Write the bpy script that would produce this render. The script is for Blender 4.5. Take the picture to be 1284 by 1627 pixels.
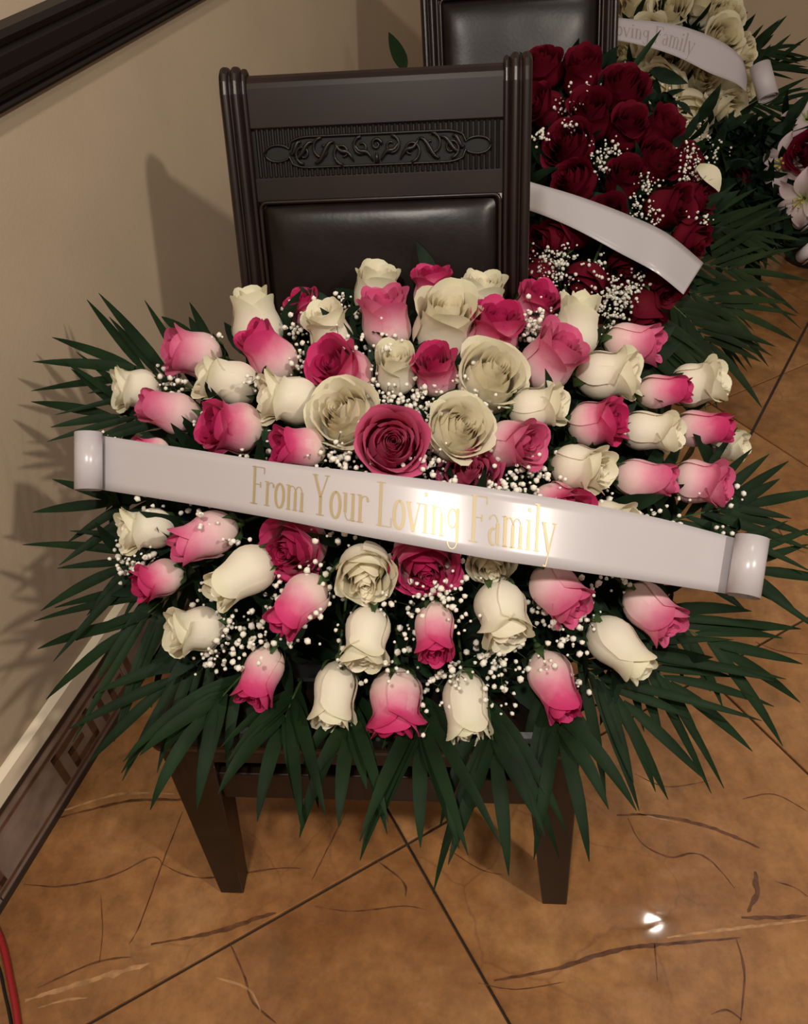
import bpy, bmesh, math, random
from mathutils import Vector, Matrix, noise
random.seed(7)
for o in list(bpy.data.objects): bpy.data.objects.remove(o)
S = bpy.context.scene
COL = S.collection
R = math.radians

# ------------------------------------------------------------------ camera
F, CX, CY = 1270.0, 642.0, 813.5
CAM = Vector((0, 0, 1.328))
PITCH, ROLL = R(42), R(-4.70)
_fw = Vector((0, math.cos(PITCH), -math.sin(PITCH)))
_r0 = Vector((1, 0, 0)); _u0 = _r0.cross(_fw)
RT = _r0 * math.cos(ROLL) + _u0 * math.sin(ROLL)
UP = -_r0 * math.sin(ROLL) + _u0 * math.cos(ROLL)
cam = bpy.data.cameras.new('camera'); co = bpy.data.objects.new('camera', cam); COL.objects.link(co)
cam.sensor_fit = 'HORIZONTAL'; cam.sensor_width = 36; cam.lens = 36 * F / 1284
cam.clip_start = 0.02
M4 = Matrix.Identity(4)
for i in range(3):
    M4[i][0] = RT[i]; M4[i][1] = UP[i]; M4[i][2] = -_fw[i]; M4[i][3] = CAM[i]
co.matrix_world = M4
S.camera = co

# ------------------------------------------------------------------ world, lamps, exposure
S.view_settings.view_transform = 'Standard'; S.view_settings.look = 'None'
S.view_settings.gamma = 1.0; S.view_settings.use_curve_mapping = False
S.view_settings.exposure = 0.30
W = bpy.data.worlds.new('room_ambience'); S.world = W; W.use_nodes = True
W.node_tree.nodes['Background'].inputs[0].default_value = (1.0, 0.86, 0.70, 1)
W.node_tree.nodes['Background'].inputs[1].default_value = 0.19
def lamp(name, loc, watts, radius, col):
    l = bpy.data.lights.new(name, 'POINT'); l.energy = watts; l.shadow_soft_size = radius; l.color = col
    o = bpy.data.objects.new(name, l); o.location = loc; COL.objects.link(o); return o
lamp('ceiling_lamp', (1.25, -0.50, 2.38), 85, 0.05, (1.0, 0.90, 0.78))
lamp('ceiling_spot', (0.94, 1.34, 2.40), 9, 0.035, (1.0, 0.92, 0.82))
lamp('hall_lamp', (-0.20, -0.35, 2.42), 72, 0.06, (1.0, 0.92, 0.82))

# ------------------------------------------------------------------ helpers
def ray(px, py): return _fw + RT * ((px - CX) / F) - UP * ((py - CY) / F)
def at(px, py, d): return CAM + ray(px, py) * d          # real point at depth d along the view axis
def onz(px, py, z=0.0):
    v = ray(px, py); return CAM + v * ((z - CAM.z) / v.z)
def link(name, me, mat, parent=None):
    o = bpy.data.objects.new(name, me)
    if mat is not None and not me.materials: me.materials.append(mat)
    COL.objects.link(o)
    if parent is not None: o.parent = parent
    return o
def mesh(name, V, Fc, smooth=False, uvs=None):
    me = bpy.data.meshes.new(name); me.from_pydata([tuple(v) for v in V], [], Fc)
    if smooth: me.polygons.foreach_set('use_smooth', [True] * len(me.polygons))
    if uvs:
        L = me.uv_layers.new(name='UVMap')
        for p in me.polygons:
            for li in p.loop_indices: L.data[li].uv = uvs[me.loops[li].vertex_index]
    me.update(); return me
class MB:
    def __init__(s): s.V = []; s.F = []
    def add(s, V, Fc):
        b = len(s.V); s.V += [Vector(v) for v in V]; s.F += [tuple(i + b for i in f) for f in Fc]; return s
    def box(s, x0, x1, y0, y1, z0, z1):
        V = [(x, y, z) for z in (z0, z1) for y in (y0, y1) for x in (x0, x1)]
        return s.add(V, [(0, 2, 3, 1), (4, 5, 7, 6), (0, 1, 5, 4), (2, 6, 7, 3), (0, 4, 6, 2), (1, 3, 7, 5)])
    def sweep(s, prof_pts):
        """prof_pts: list of closed rings (lists of points) of equal length; caps added"""
        n = len(prof_pts[0]); V = [p for ring in prof_pts for p in ring]; Fc = []
        for k in range(len(prof_pts) - 1):
            for i in range(n):
                j = (i + 1) % n
                Fc.append((k * n + i, k * n + j, (k + 1) * n + j, (k + 1) * n + i))
        Fc.append(tuple(range(n - 1, -1, -1))); Fc.append(tuple((len(prof_pts) - 1) * n + i for i in range(n)))
        return s.add(V, Fc)
    def tube(s, pts, r, n=6):
        pts = [Vector(p) for p in pts]; rr = r if isinstance(r, (list, tuple)) else [r] * len(pts)
        rings = []; ref = None
        for i, p in enumerate(pts):
            d = (pts[min(i + 1, len(pts) - 1)] - pts[max(i - 1, 0)]).normalized()
            if ref is None: ref = d.orthogonal().normalized()
            ref = (ref - d * ref.dot(d)).normalized(); b = d.cross(ref)
            rings.append([p + (ref * math.cos(a) + b * math.sin(a)) * rr[i] for a in [2 * math.pi * k / n for k in range(n)]])
        return s.sweep(rings)
    def build(s, name, mat, parent=None, smooth=False, bevel=0):
        me = mesh(name, s.V, s.F, smooth)
        bm = bmesh.new(); bm.from_mesh(me); bmesh.ops.recalc_face_normals(bm, faces=bm.faces); bm.to_mesh(me); bm.free()
        o = link(name, me, mat, parent)
        if bevel:
            m = o.modifiers.new('bevel', 'BEVEL'); m.width = bevel; m.segments = 2; m.limit_method = 'ANGLE'
        return o
def empty(name, loc=(0, 0, 0), rz=0, sc=1):
    o = bpy.data.objects.new(name, None); o.location = loc; o.rotation_euler[2] = rz; o.scale = (sc,) * 3
    o.empty_display_size = .05; COL.objects.link(o); return o
def tag(o, label, cat, group=None, kind=None):
    o['label'] = label; o['category'] = cat
    if group: o['group'] = group
    if kind: o['kind'] = kind
    return o
def struct(o, label=None):
    o['kind'] = 'structure'
    if label: o['label'] = label
    return o

# ------------------------------------------------------------------ materials
MAT = {}
def mat(name, col, rough=.5, spec=.5, metal=0, coat=0, coat_r=.1, sheen=0, noise_amt=0, noise_scale=20, bump=0, bump_scale=60):
    m = bpy.data.materials.new(name); m.use_nodes = True; nt = m.node_tree; b = nt.nodes['Principled BSDF']
    b.inputs['Base Color'].default_value = (*col, 1); b.inputs['Roughness'].default_value = rough
    b.inputs['Specular IOR Level'].default_value = spec; b.inputs['Metallic'].default_value = metal
    b.inputs['Coat Weight'].default_value = coat; b.inputs['Coat Roughness'].default_value = coat_r
    b.inputs['Sheen Weight'].default_value = sheen
    g = nt.nodes.new('ShaderNodeNewGeometry')
    if noise_amt:
        n = nt.nodes.new('ShaderNodeTexNoise'); n.inputs['Scale'].default_value = noise_scale; n.inputs['Detail'].default_value = 4
        nt.links.new(g.outputs['Position'], n.inputs['Vector'])
        r = nt.nodes.new('ShaderNodeValToRGB'); e = r.color_ramp.elements
        e[0].position = .3; e[1].position = .7
        e[0].color = (*[c * (1 - noise_amt) for c in col], 1); e[1].color = (*[min(1, c * (1 + noise_amt)) for c in col], 1)
        nt.links.new(n.outputs['Fac'], r.inputs['Fac']); nt.links.new(r.outputs['Color'], b.inputs['Base Color'])
    if bump:
        n2 = nt.nodes.new('ShaderNodeTexNoise'); n2.inputs['Scale'].default_value = bump_scale; n2.inputs['Detail'].default_value = 3
        nt.links.new(g.outputs['Position'], n2.inputs['Vector'])
        bp = nt.nodes.new('ShaderNodeBump'); bp.inputs['Strength'].default_value = bump; bp.inputs['Distance'].default_value = .004
        nt.links.new(n2.outputs['Fac'], bp.inputs['Height']); nt.links.new(bp.outputs['Normal'], b.inputs['Normal'])
    MAT[name] = m; return m
mat('wall_paint', (.47, .365, .26), .75, .25, noise_amt=.04, noise_scale=6, bump=.08, bump_scale=180)
mat('dark_wood', (.011, .0042, .0034), .34, .38, coat=.12, coat_r=.2, noise_amt=.35, noise_scale=14)
mat('carved_wood', (.006, .004, .004), .38, .38, noise_amt=.3, noise_scale=40)
mat('recess', (.010, .011, .011), .6, .25)
mat('leg_wood', (.013, .006, .0035), .42, .3, noise_amt=.3, noise_scale=22)
mat('leather', (.008, .0045, .0038), .34, .27, coat=.08, coat_r=.25, noise_amt=.3, noise_scale=30, bump=.05, bump_scale=120)
mat('rail_wood', (.008, .005, .005), .45, .35)
mat('base_tile', (.24, .175, .14), .3, .4, noise_amt=.2, noise_scale=25)
mat('base_key', (.115, .055, .035), .35, .4, noise_amt=.3, noise_scale=30)
mat('base_edge', (.035, .022, .018), .4, .4)
mat('cream_strip', (.86, .74, .56), .6, .3)
mat('grout', (.035, .022, .014), .8, .2)
mat('vein_dark', (.115, .046, .021), .35, .4, noise_amt=.5, noise_scale=60)
mat('vein_light', (.40, .22, .10), .35, .4, noise_amt=.4, noise_scale=50)
mat('leaf_palm', (.0075, .019, .0065), .55, .09, noise_amt=.45, noise_scale=12)
mat('leaf_back', (.013, .024, .008), .6, .1, noise_amt=.45, noise_scale=9)
mat('leaf_rose', (.016, .040, .014), .45, .3, noise_amt=.35, noise_scale=25)
mat('leaf_fill', (.007, .018, .008), .6, .12, noise_amt=.5, noise_scale=30)
mat('stem', (.045, .085, .025), .55, .3)
mat('foam', (.004, .010, .005), .9, .1)
mat('breath', (.80, .77, .68), .7, .2)
mat('breath_stem', (.05, .07, .035), .6, .2)
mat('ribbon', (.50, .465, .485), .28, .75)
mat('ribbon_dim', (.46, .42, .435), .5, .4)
mat('gold', (.42, .33, .18), .38, .5, metal=.2)
mat('faded_print', (.33, .27, .25), .6, .3)
mat('red_cable', (.32, .018, .02), .35, .5)
mat('black_cable', (.012, .010, .009), .45, .4)
mat('black_plastic', (.010, .012, .013), .3, .5)
mat('black_metal', (.012, .011, .011), .35, .5)
mat('stamen', (.45, .36, .08), .6, .3)

def petal_mat(name, stops, edge=None, rough=.6, sheen=.04, n_amt=.06):
    """pigment runs along the petal: uv.y = 0 at the base, 1 at the rim"""
    m = bpy.data.materials.new(name); m.use_nodes = True; nt = m.node_tree; b = nt.nodes['Principled BSDF']
    b.inputs['Roughness'].default_value = rough; b.inputs['Specular IOR Level'].default_value = .18
    b.inputs['Sheen Weight'].default_value = sheen
    uv = nt.nodes.new('ShaderNodeUVMap'); sp = nt.nodes.new('ShaderNodeSeparateXYZ'); nt.links.new(uv.outputs['UV'], sp.inputs[0])
    g = nt.nodes.new('ShaderNodeNewGeometry')
    nz = nt.nodes.new('ShaderNodeTexNoise'); nz.inputs['Scale'].default_value = 55; nz.inputs['Detail'].default_value = 3
    nt.links.new(g.outputs['Position'], nz.inputs['Vector'])
    ma = nt.nodes.new('ShaderNodeMath'); ma.operation = 'MULTIPLY_ADD'; ma.inputs[1].default_value = n_amt * 4; ma.inputs[2].default_value = -n_amt * 2
    nt.links.new(nz.outputs['Fac'], ma.inputs[0])
    ad = nt.nodes.new('ShaderNodeMath'); ad.operation = 'ADD'; nt.links.new(sp.outputs['Y'], ad.inputs[0]); nt.links.new(ma.outputs[0], ad.inputs[1])
    rp = nt.nodes.new('ShaderNodeValToRGB'); el = rp.color_ramp.elements
    while len(el) > 1: el.remove(el[-1])
    el[0].position = stops[0][0]; el[0].color = (*stops[0][1], 1)
    for p, c in stops[1:]:
        e = el.new(p); e.color = (*c, 1)
    nt.links.new(ad.outputs[0], rp.inputs['Fac']); nt.links.new(rp.outputs['Color'], b.inputs['Base Color'])
    tr = nt.nodes.new('ShaderNodeBsdfTranslucent'); nt.links.new(rp.outputs['Color'], tr.inputs['Color'])
    mx = nt.nodes.new('ShaderNodeMixShader'); mx.inputs[0].default_value = .28
    nt.links.new(b.outputs[0], mx.inputs[1]); nt.links.new(tr.outputs[0], mx.inputs[2])
    nt.links.new(mx.outputs[0], nt.nodes['Material Output'].inputs['Surface'])
    MAT[name] = m
petal_mat('pink_outer', [(0, (.66, .64, .44)), (.12, (.86, .74, .64)), (.45, (.86, .62, .60)), (.66, (.80, .32, .43)), (.86, (.70, .075, .22)), (1, (.62, .04, .17))])
petal_mat('blush_outer', [(0, (.66, .64, .44)), (.12, (.88, .74, .66)), (.55, (.86, .58, .60)), (.8, (.80, .30, .42)), (1, (.70, .12, .27))])
petal_mat('blush_inner', [(0, (.80, .50, .50)), (.5, (.78, .28, .40)), (1, (.66, .09, .23))])
petal_mat('pink_inner', [(0, (.75, .45, .45)), (.45, (.70, .18, .30)), (.75, (.56, .03, .14)), (1, (.46, .016, .10))])
petal_mat('pink_full', [(0, (.56, .06, .16)), (.6, (.58, .06, .17)), (1, (.70, .13, .27))])
petal_mat('white_outer', [(0, (.60, .62, .38)), (.14, (.82, .76, .62)), (.6, (.88, .82, .69)), (.9, (.87, .82, .66)), (1, (.82, .79, .58))])
petal_mat('white_inner', [(0, (.80, .68, .42)), (.5, (.86, .78, .56)), (1, (.88, .82, .65))])
petal_mat('red_outer', [(0, (.07, .002, .008)), (.5, (.145, .003, .014)), (1, (.165, .004, .02))], rough=.7, sheen=0)
petal_mat('red_inner', [(0, (.07, .002, .007)), (1, (.13, .003, .012))], rough=.7, sheen=0)
petal_mat('cream_outer', [(0, (.55, .56, .34)), (.3, (.80, .74, .56)), (1, (.84, .77, .58))])
petal_mat('cream_inner', [(0, (.74, .66, .40)), (1, (.82, .74, .52))])
petal_mat('lily', [(0, (.45, .50, .20)), (.25, (.72, .62, .60)), (.7, (.70, .55, .58)), (1, (.66, .48, .52))])

def floor_mat():
    m = bpy.data.materials.new('stone_tile'); m.use_nodes = True; nt = m.node_tree; N = nt.nodes; Lk = nt.links.new
    b = N['Principled BSDF']; g = N.new('ShaderNodeNewGeometry'); oi = N.new('ShaderNodeObjectInfo')
    off = N.new('ShaderNodeVectorMath'); off.operation = 'SCALE'; off.inputs[0].default_value = (13, 7, 3); Lk(oi.outputs['Random'], off.inputs['Scale'])
    pos = N.new('ShaderNodeVectorMath'); pos.operation = 'ADD'; Lk(g.outputs['Position'], pos.inputs[0]); Lk(off.outputs[0], pos.inputs[1])
    n1 = N.new('ShaderNodeTexNoise'); n1.inputs['Scale'].default_value = 3.5; n1.inputs['Detail'].default_value = 8; n1.inputs['Roughness'].default_value = .62; n1.inputs['Distortion'].default_value = .6
    Lk(pos.outputs[0], n1.inputs['Vector'])
    r1 = N.new('ShaderNodeValToRGB'); e = r1.color_ramp.elements
    e[0].position = .25; e[0].color = (.22, .095, .034, 1); e[1].position = .78; e[1].color = (.46, .25, .105, 1)
    q = e.new(.5); q.color = (.345, .165, .060, 1)
    Lk(n1.outputs['Fac'], r1.inputs['Fac'])
    nf = N.new('ShaderNodeTexNoise'); nf.inputs['Scale'].default_value = 26; nf.inputs['Detail'].default_value = 6; nf.inputs['Roughness'].default_value = .7; Lk(pos.outputs[0], nf.inputs['Vector'])
    rf = N.new('ShaderNodeValToRGB'); e = rf.color_ramp.elements; e[0].position = .3; e[0].color = (.66, .62, .60, 1); e[1].position = .68; e[1].color = (1.12, 1.08, 1.05, 1); Lk(nf.outputs['Fac'], rf.inputs['Fac'])
    mf = N.new('ShaderNodeMix'); mf.data_type = 'RGBA'; mf.blend_type = 'MULTIPLY'; mf.inputs['Factor'].default_value = 1; Lk(r1.outputs['Color'], mf.inputs['A']); Lk(rf.outputs['Color'], mf.inputs['B'])
    # crackle veins, bent by noise
    nd = N.new('ShaderNodeTexNoise'); nd.inputs['Scale'].default_value = 4; nd.inputs['Detail'].default_value = 5; Lk(pos.outputs[0], nd.inputs['Vector'])
    sc = N.new('ShaderNodeVectorMath'); sc.operation = 'SCALE'; sc.inputs['Scale'].default_value = .16; Lk(nd.outputs['Color'], sc.inputs[0])
    p2 = N.new('ShaderNodeVectorMath'); p2.operation = 'ADD'; Lk(pos.outputs[0], p2.inputs[0]); Lk(sc.outputs[0], p2.inputs[1])
    vo = N.new('ShaderNodeTexVoronoi'); vo.feature = 'DISTANCE_TO_EDGE'; vo.inputs['Scale'].default_value = 4.2; Lk(p2.outputs[0], vo.inputs['Vector'])
    r2 = N.new('ShaderNodeValToRGB'); e = r2.color_ramp.elements
    e[0].position = 0; e[0].color = (.4, .4, .4, 1); e[1].position = .012; e[1].color = (0, 0, 0, 1); Lk(vo.outputs['Distance'], r2.inputs['Fac'])
    n3 = N.new('ShaderNodeTexNoise'); n3.inputs['Scale'].default_value = 2.6; n3.inputs['Detail'].default_value = 3; Lk(pos.outputs[0], n3.inputs['Vector'])
    r3 = N.new('ShaderNodeValToRGB'); e = r3.color_ramp.elements; e[0].position = .5; e[1].position = .62; Lk(n3.outputs['Fac'], r3.inputs['Fac'])
    mu = N.new('ShaderNodeMath'); mu.operation = 'MULTIPLY'; Lk(r2.outputs['Color'], mu.inputs[0]); Lk(r3.outputs['Color'], mu.inputs[1])
    mx = N.new('ShaderNodeMix'); mx.data_type = 'RGBA'; Lk(mu.outputs[0], mx.inputs['Factor']); Lk(mf.outputs['Result'], mx.inputs['A']); mx.inputs['B'].default_value = (.13, .055, .026, 1)
    # grey-green bruises
    n4 = N.new('ShaderNodeTexNoise'); n4.inputs['Scale'].default_value = 5; n4.inputs['Detail'].default_value = 6; Lk(p2.outputs[0], n4.inputs['Vector'])
    r4 = N.new('ShaderNodeValToRGB'); e = r4.color_ramp.elements; e[0].position = .6; e[0].color = (0, 0, 0, 1); e[1].position = .78; e[1].color = (.55, .55, .55, 1); Lk(n4.outputs['Fac'], r4.inputs['Fac'])
    mx2 = N.new('ShaderNodeMix'); mx2.data_type = 'RGBA'; Lk(r4.outputs['Color'], mx2.inputs['Factor']); Lk(mx.outputs['Result'], mx2.inputs['A']); mx2.inputs['B'].default_value = (.15, .085, .045, 1)
    Lk(mx2.outputs['Result'], b.inputs['Base Color'])
    b.inputs['Roughness'].default_value = .34; b.inputs['Specular IOR Level'].default_value = .35
    b.inputs['Coat Weight'].default_value = .35; b.inputs['Coat Roughness'].default_value = .045
    bp = N.new('ShaderNodeBump'); bp.inputs['Strength'].default_value = .12; bp.inputs['Distance'].default_value = .003
    Lk(n1.outputs['Fac'], bp.inputs['Height']); Lk(bp.outputs['Normal'], b.inputs['Normal'])
    MAT['stone'] = m
floor_mat()

# ------------------------------------------------------------------ floor of big diagonal stone tiles
fl = struct(MB().box(-3, 4.5, -1.5, 6, -.06, -.006).build('floor', MAT['grout']), 'rust-brown veined stone tile floor with dark joints')
TA = R(25.5); TS = .673; G = .0022
tx = Vector((math.cos(TA), math.sin(TA), 0)); ty = Vector((-math.sin(TA), math.cos(TA), 0))
U0, V0 = .236, .590         # joint offsets along tx / ty
tile_me = None
WP0 = onz(0, 1432); WP1 = onz(156, 1181)
wd = (WP1 - WP0).normalized(); wn = Vector((wd.y, -wd.x, 0))       # wall direction / normal into the room
for i in range(-3, 8):
    for j in range(-3, 8):
        c = tx * (U0 + (i + .5) * TS) + ty * (V0 + (j + .5) * TS)
        if (c - WP0).dot(wn) < -.45 or c.y < -.7 or c.y > 5.0 or c.x > 3.0: continue
        if tile_me is None:
            m = MB(); h = TS / 2 - G; k = .0016
            m.add([(-h, -h, -.012), (h, -h, -.012), (h, h, -.012), (-h, h, -.012), (-h, -h, -k), (h, -h, -k), (h, h, -k), (-h, h, -k),
                   (-h + k, -h + k, 0), (h - k, -h + k, 0), (h - k, h - k, 0), (-h + k, h - k, 0)],
                  [(0, 1, 5, 4), (1, 2, 6, 5), (2, 3, 7, 6), (3, 0, 4, 7), (4, 5, 9, 8), (5, 6, 10, 9), (6, 7, 11, 10), (7, 4, 8, 11), (8, 9, 10, 11)])
            t = m.build('floor_tile', MAT['stone'], fl); tile_me = t.data
        else: t = link('floor_tile', tile_me, None, fl)
        t.location = c; t.rotation_euler[2] = TA + (math.pi / 2) * ((i + j) % 4)
# natural veins of the stone that can be told apart, flush on the tiles
def vein(pts, w, m):
    P = [onz(x, y) for x, y in pts]; Q = []
    for a in range(len(P) - 1):                       # Catmull-Rom
        p0, p1, p2, p3 = P[max(a - 1, 0)], P[a], P[a + 1], P[min(a + 2, len(P) - 1)]
        for k in range(8):
            t = k / 8; Q.append(.5 * ((2 * p1) + (p2 - p0) * t + (2 * p0 - 5 * p1 + 4 * p2 - p3) * t * t + (3 * p1 - p0 - 3 * p2 + p3) * t ** 3))
    Q.append(P[-1]); V = []; Fc = []
    for i, p in enumerate(Q):
        d = (Q[min(i + 1, len(Q) - 1)] - Q[max(i - 1, 0)]).normalized(); s = Vector((-d.y, d.x, 0))
        f = math.sin(math.pi * min(1, max(.06, i / (len(Q) - 1)))) ** .45
        j = (noise.noise(p * 70), noise.noise(p * 70 + Vector((9, 9, 9))))
        V += [p + s * w * f * (.5 + .55 * j[0]) + Vector((0, 0, .0004)), p - s * w * f * (.5 + .55 * j[1]) + Vector((0, 0, .0004))]
        if i: Fc.append((2 * i - 2, 2 * i - 1, 2 * i + 1, 2 * i))
    link('stone_vein', mesh('stone_vein', V, Fc), MAT[m], fl)
DV = [([(85, 1302), (150, 1285), (215, 1272), (290, 1270), (345, 1262)], .008), ([(38, 1405), (100, 1408), (180, 1391), (240, 1362), (258, 1372)], .005),
      ([(240, 1500), (330, 1484), (400, 1462), (440, 1450)], .011), ([(255, 1372), (320, 1395), (440, 1380), (480, 1380)], .004),
      ([(290, 1290), (255, 1380), (222, 1470), (205, 1500)], .004), ([(980, 1295), (1040, 1296), (1120, 1312), (1180, 1335), (1208, 1348)], .009),
      ([(998, 1300), (1020, 1340), (1065, 1362), (1100, 1356), (1130, 1368), (1168, 1412)], .005), ([(785, 1558), (880, 1540), (980, 1510), (1060, 1500), (1180, 1490)], .010),
      ([(1178, 1458), (1230, 1458), (1284, 1455)], .010), ([(1200, 1385), (1202, 1420), (1188, 1450)], .015), ([(1170, 1492), (1183, 1545), (1176, 1627)], .005),
      ([(1130, 1612), (1155, 1604), (1180, 1622)], .005), ([(366, 1500), (390, 1555), (400, 1590), (440, 1627)], .006), ([(600, 1368), (640, 1400), (645, 1425)], .006),
      ([(60, 1570), (150, 1530), (210, 1520)], .005), ([(1180, 1270), (1230, 1262), (1284, 1290)], .004), ([(1230, 1400), (1262, 1410), (1284, 1425)], .004),
      ([(500, 1440), (560, 1448), (640, 1440), (680, 1446)], .003), ([(160, 1420), (163, 1480), (158, 1530)], .003), ([(550, 1290), (520, 1350), (495, 1400)], .004),
      ([(760, 1562), (820, 1572), (900, 1560)], .003), ([(1215, 800), (1250, 860), (1284, 880)], .004), ([(1200, 1020), (1240, 1035), (1284, 1040)], .004),
      ([(1010, 1230), (1060, 1250), (1130, 1240)], .003), ([(1040, 1500), (1045, 1560)], .003), ([(700, 1340), (760, 1380), (800, 1390)], .003)]
for p, w in DV: vein(p, w * .6, 'vein_dark')
for p, w in [([(40, 1590), (120, 1565), (180, 1548), (240, 1530)], .014), ([(95, 1290), (190, 1262), (280, 1262)], .008), ([(340, 1552), (395, 1572), (415, 1608)], .006),
             ([(1060, 1490), (1130, 1480), (1215, 1470), (1284, 1462)], .008), ([(1010, 1292), (1080, 1308)], .004), ([(60, 1602), (100, 1590), (140, 1585)], .006)]:
    vein(p, w * .6, 'vein_light')
# straight dark expansion joint at the right
a, b = onz(1330, 425), onz(1180, 716); d = (b - a).normalized(); s = Vector((-d.y, d.x, 0)) * .0035
MB().sweep([[a + s, a - s, a - s + Vector((0, 0, .0012)), a + s + Vector((0, 0, .0012))], [b + s, b - s, b - s + Vector((0, 0, .0012)), b + s + Vector((0, 0, .0012))]]).build('expansion_joint', MAT['base_edge'], fl)

# ------------------------------------------------------------------ walls
ANG = math.atan2(wd.y, wd.x)
def wallbox(m, s0, s1, n0, n1, z0, z1): return m.box(s0, s1, -n1, -n0, z0, z1)   # s along the wall, n out into the room
wall = struct(wallbox(MB(), -2.4, 4.1, -.12, 0, 0, 2.7).build('wall_left', MAT['wall_paint']), 'plain beige painted wall at the left')
wall.location = (WP0.x, WP0.y, 0); wall.rotation_euler[2] = ANG
back = struct(MB().box(0, 6.0, 0, .12, 0, 2.7).build('wall_back', MAT['wall_paint']), 'beige far wall behind the white flowers')
back.location = WP0 + wd * 4.1 - wn * .12; back.rotation_euler[2] = ANG - math.pi / 2
# chair rail
tr = struct(empty('trim_1', (WP0.x, WP0.y, 0), ANG), 'dark moulded wooden chair rail along the beige wall')
prof = [(0, 1.027), (.010, 1.027), (.014, 1.034), (.014, 1.042), (.021, 1.046), (.026, 1.056), (.024, 1.066), (.026, 1.074), (.026, 1.096), (.022, 1.106), (.030, 1.110), (.034, 1.120), (.030, 1.130), (.0, 1.132)]
prof = [(n, 1.020 + (z - 1.020) * .82) for n, z in prof]
RS = lambda s: .016 + (s - .66) * .034          # the rail climbs a little along the wall
MB().sweep([[(s, -n, z + RS(s)) for n, z in prof] for s in (-2.3, 4.09)]).build('rail_moulding', MAT['rail_wood'], tr, smooth=False)
MB().sweep([[(s, -n, z + RS(s)) for n, z in [(.012, 1.020), (.017, 1.020), (.019, 1.024), (.017, 1.028), (.010, 1.028), (0, 1.026), (0, 1.020)]] for s in (-2.3, 4.09)]).build('bead', MAT['rail_wood'], tr)
# baseboard with a greek key
bb = struct(empty('baseboard_left', (WP0.x, WP0.y, 0), ANG), 'brown tiled baseboard with greek key border')
for k in range(-3, 10):
    wallbox(MB(), k * .42 + .001, k * .42 + .419, 0, .012, .012, .150).build('base_tile', MAT['base_tile'], bb, bevel=.001)
wallbox(MB(), -2.2, 4.08, 0, .0145, 0, .013).build('lower_edge', MAT['base_edge'], bb)
wallbox(MB(), -2.2, 4.08, 0, .0145, .150, .160).build('upper_edge', MAT['base_edge'], bb)
MB().sweep([[(s, -n, z) for n, z in [(0, .160), (.013, .160), (.013, .196), (.004, .203), (0, .203)]] for s in (-2.2, 4.08)]).build('cream_strip', MAT['cream_strip'], bb)
wallbox(MB(), -2.2, 4.08, .011, .0132, .124, .131).build('key_line', MAT['base_key'], bb)
wallbox(MB(), -2.2, 4.08, .011, .0132, .024, .031).build('key_line', MAT['base_key'], bb)
def key(s0):
    w = .0135; m = MB()
    def seg(x0, z0, x1, z1):
        wallbox(m, s0 + min(x0, x1) - w / 2, s0 + max(x0, x1) + w / 2, .011, .0134, min(z0, z1) - w / 2, max(z0, z1) + w / 2)
    for a in ((0, .043, 0, .108), (0, .108, .098, .108), (.098, .108, .098, .043), (.098, .043, .036, .043), (.036, .043, .036, .079), (.036, .079, .066, .079)): seg(*a)
    m.build('greek_key', MAT['base_key'], bb)
for k in range(-2, 6):
    for q in (0, .135): key(.205 + k * .42 + q)

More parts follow.
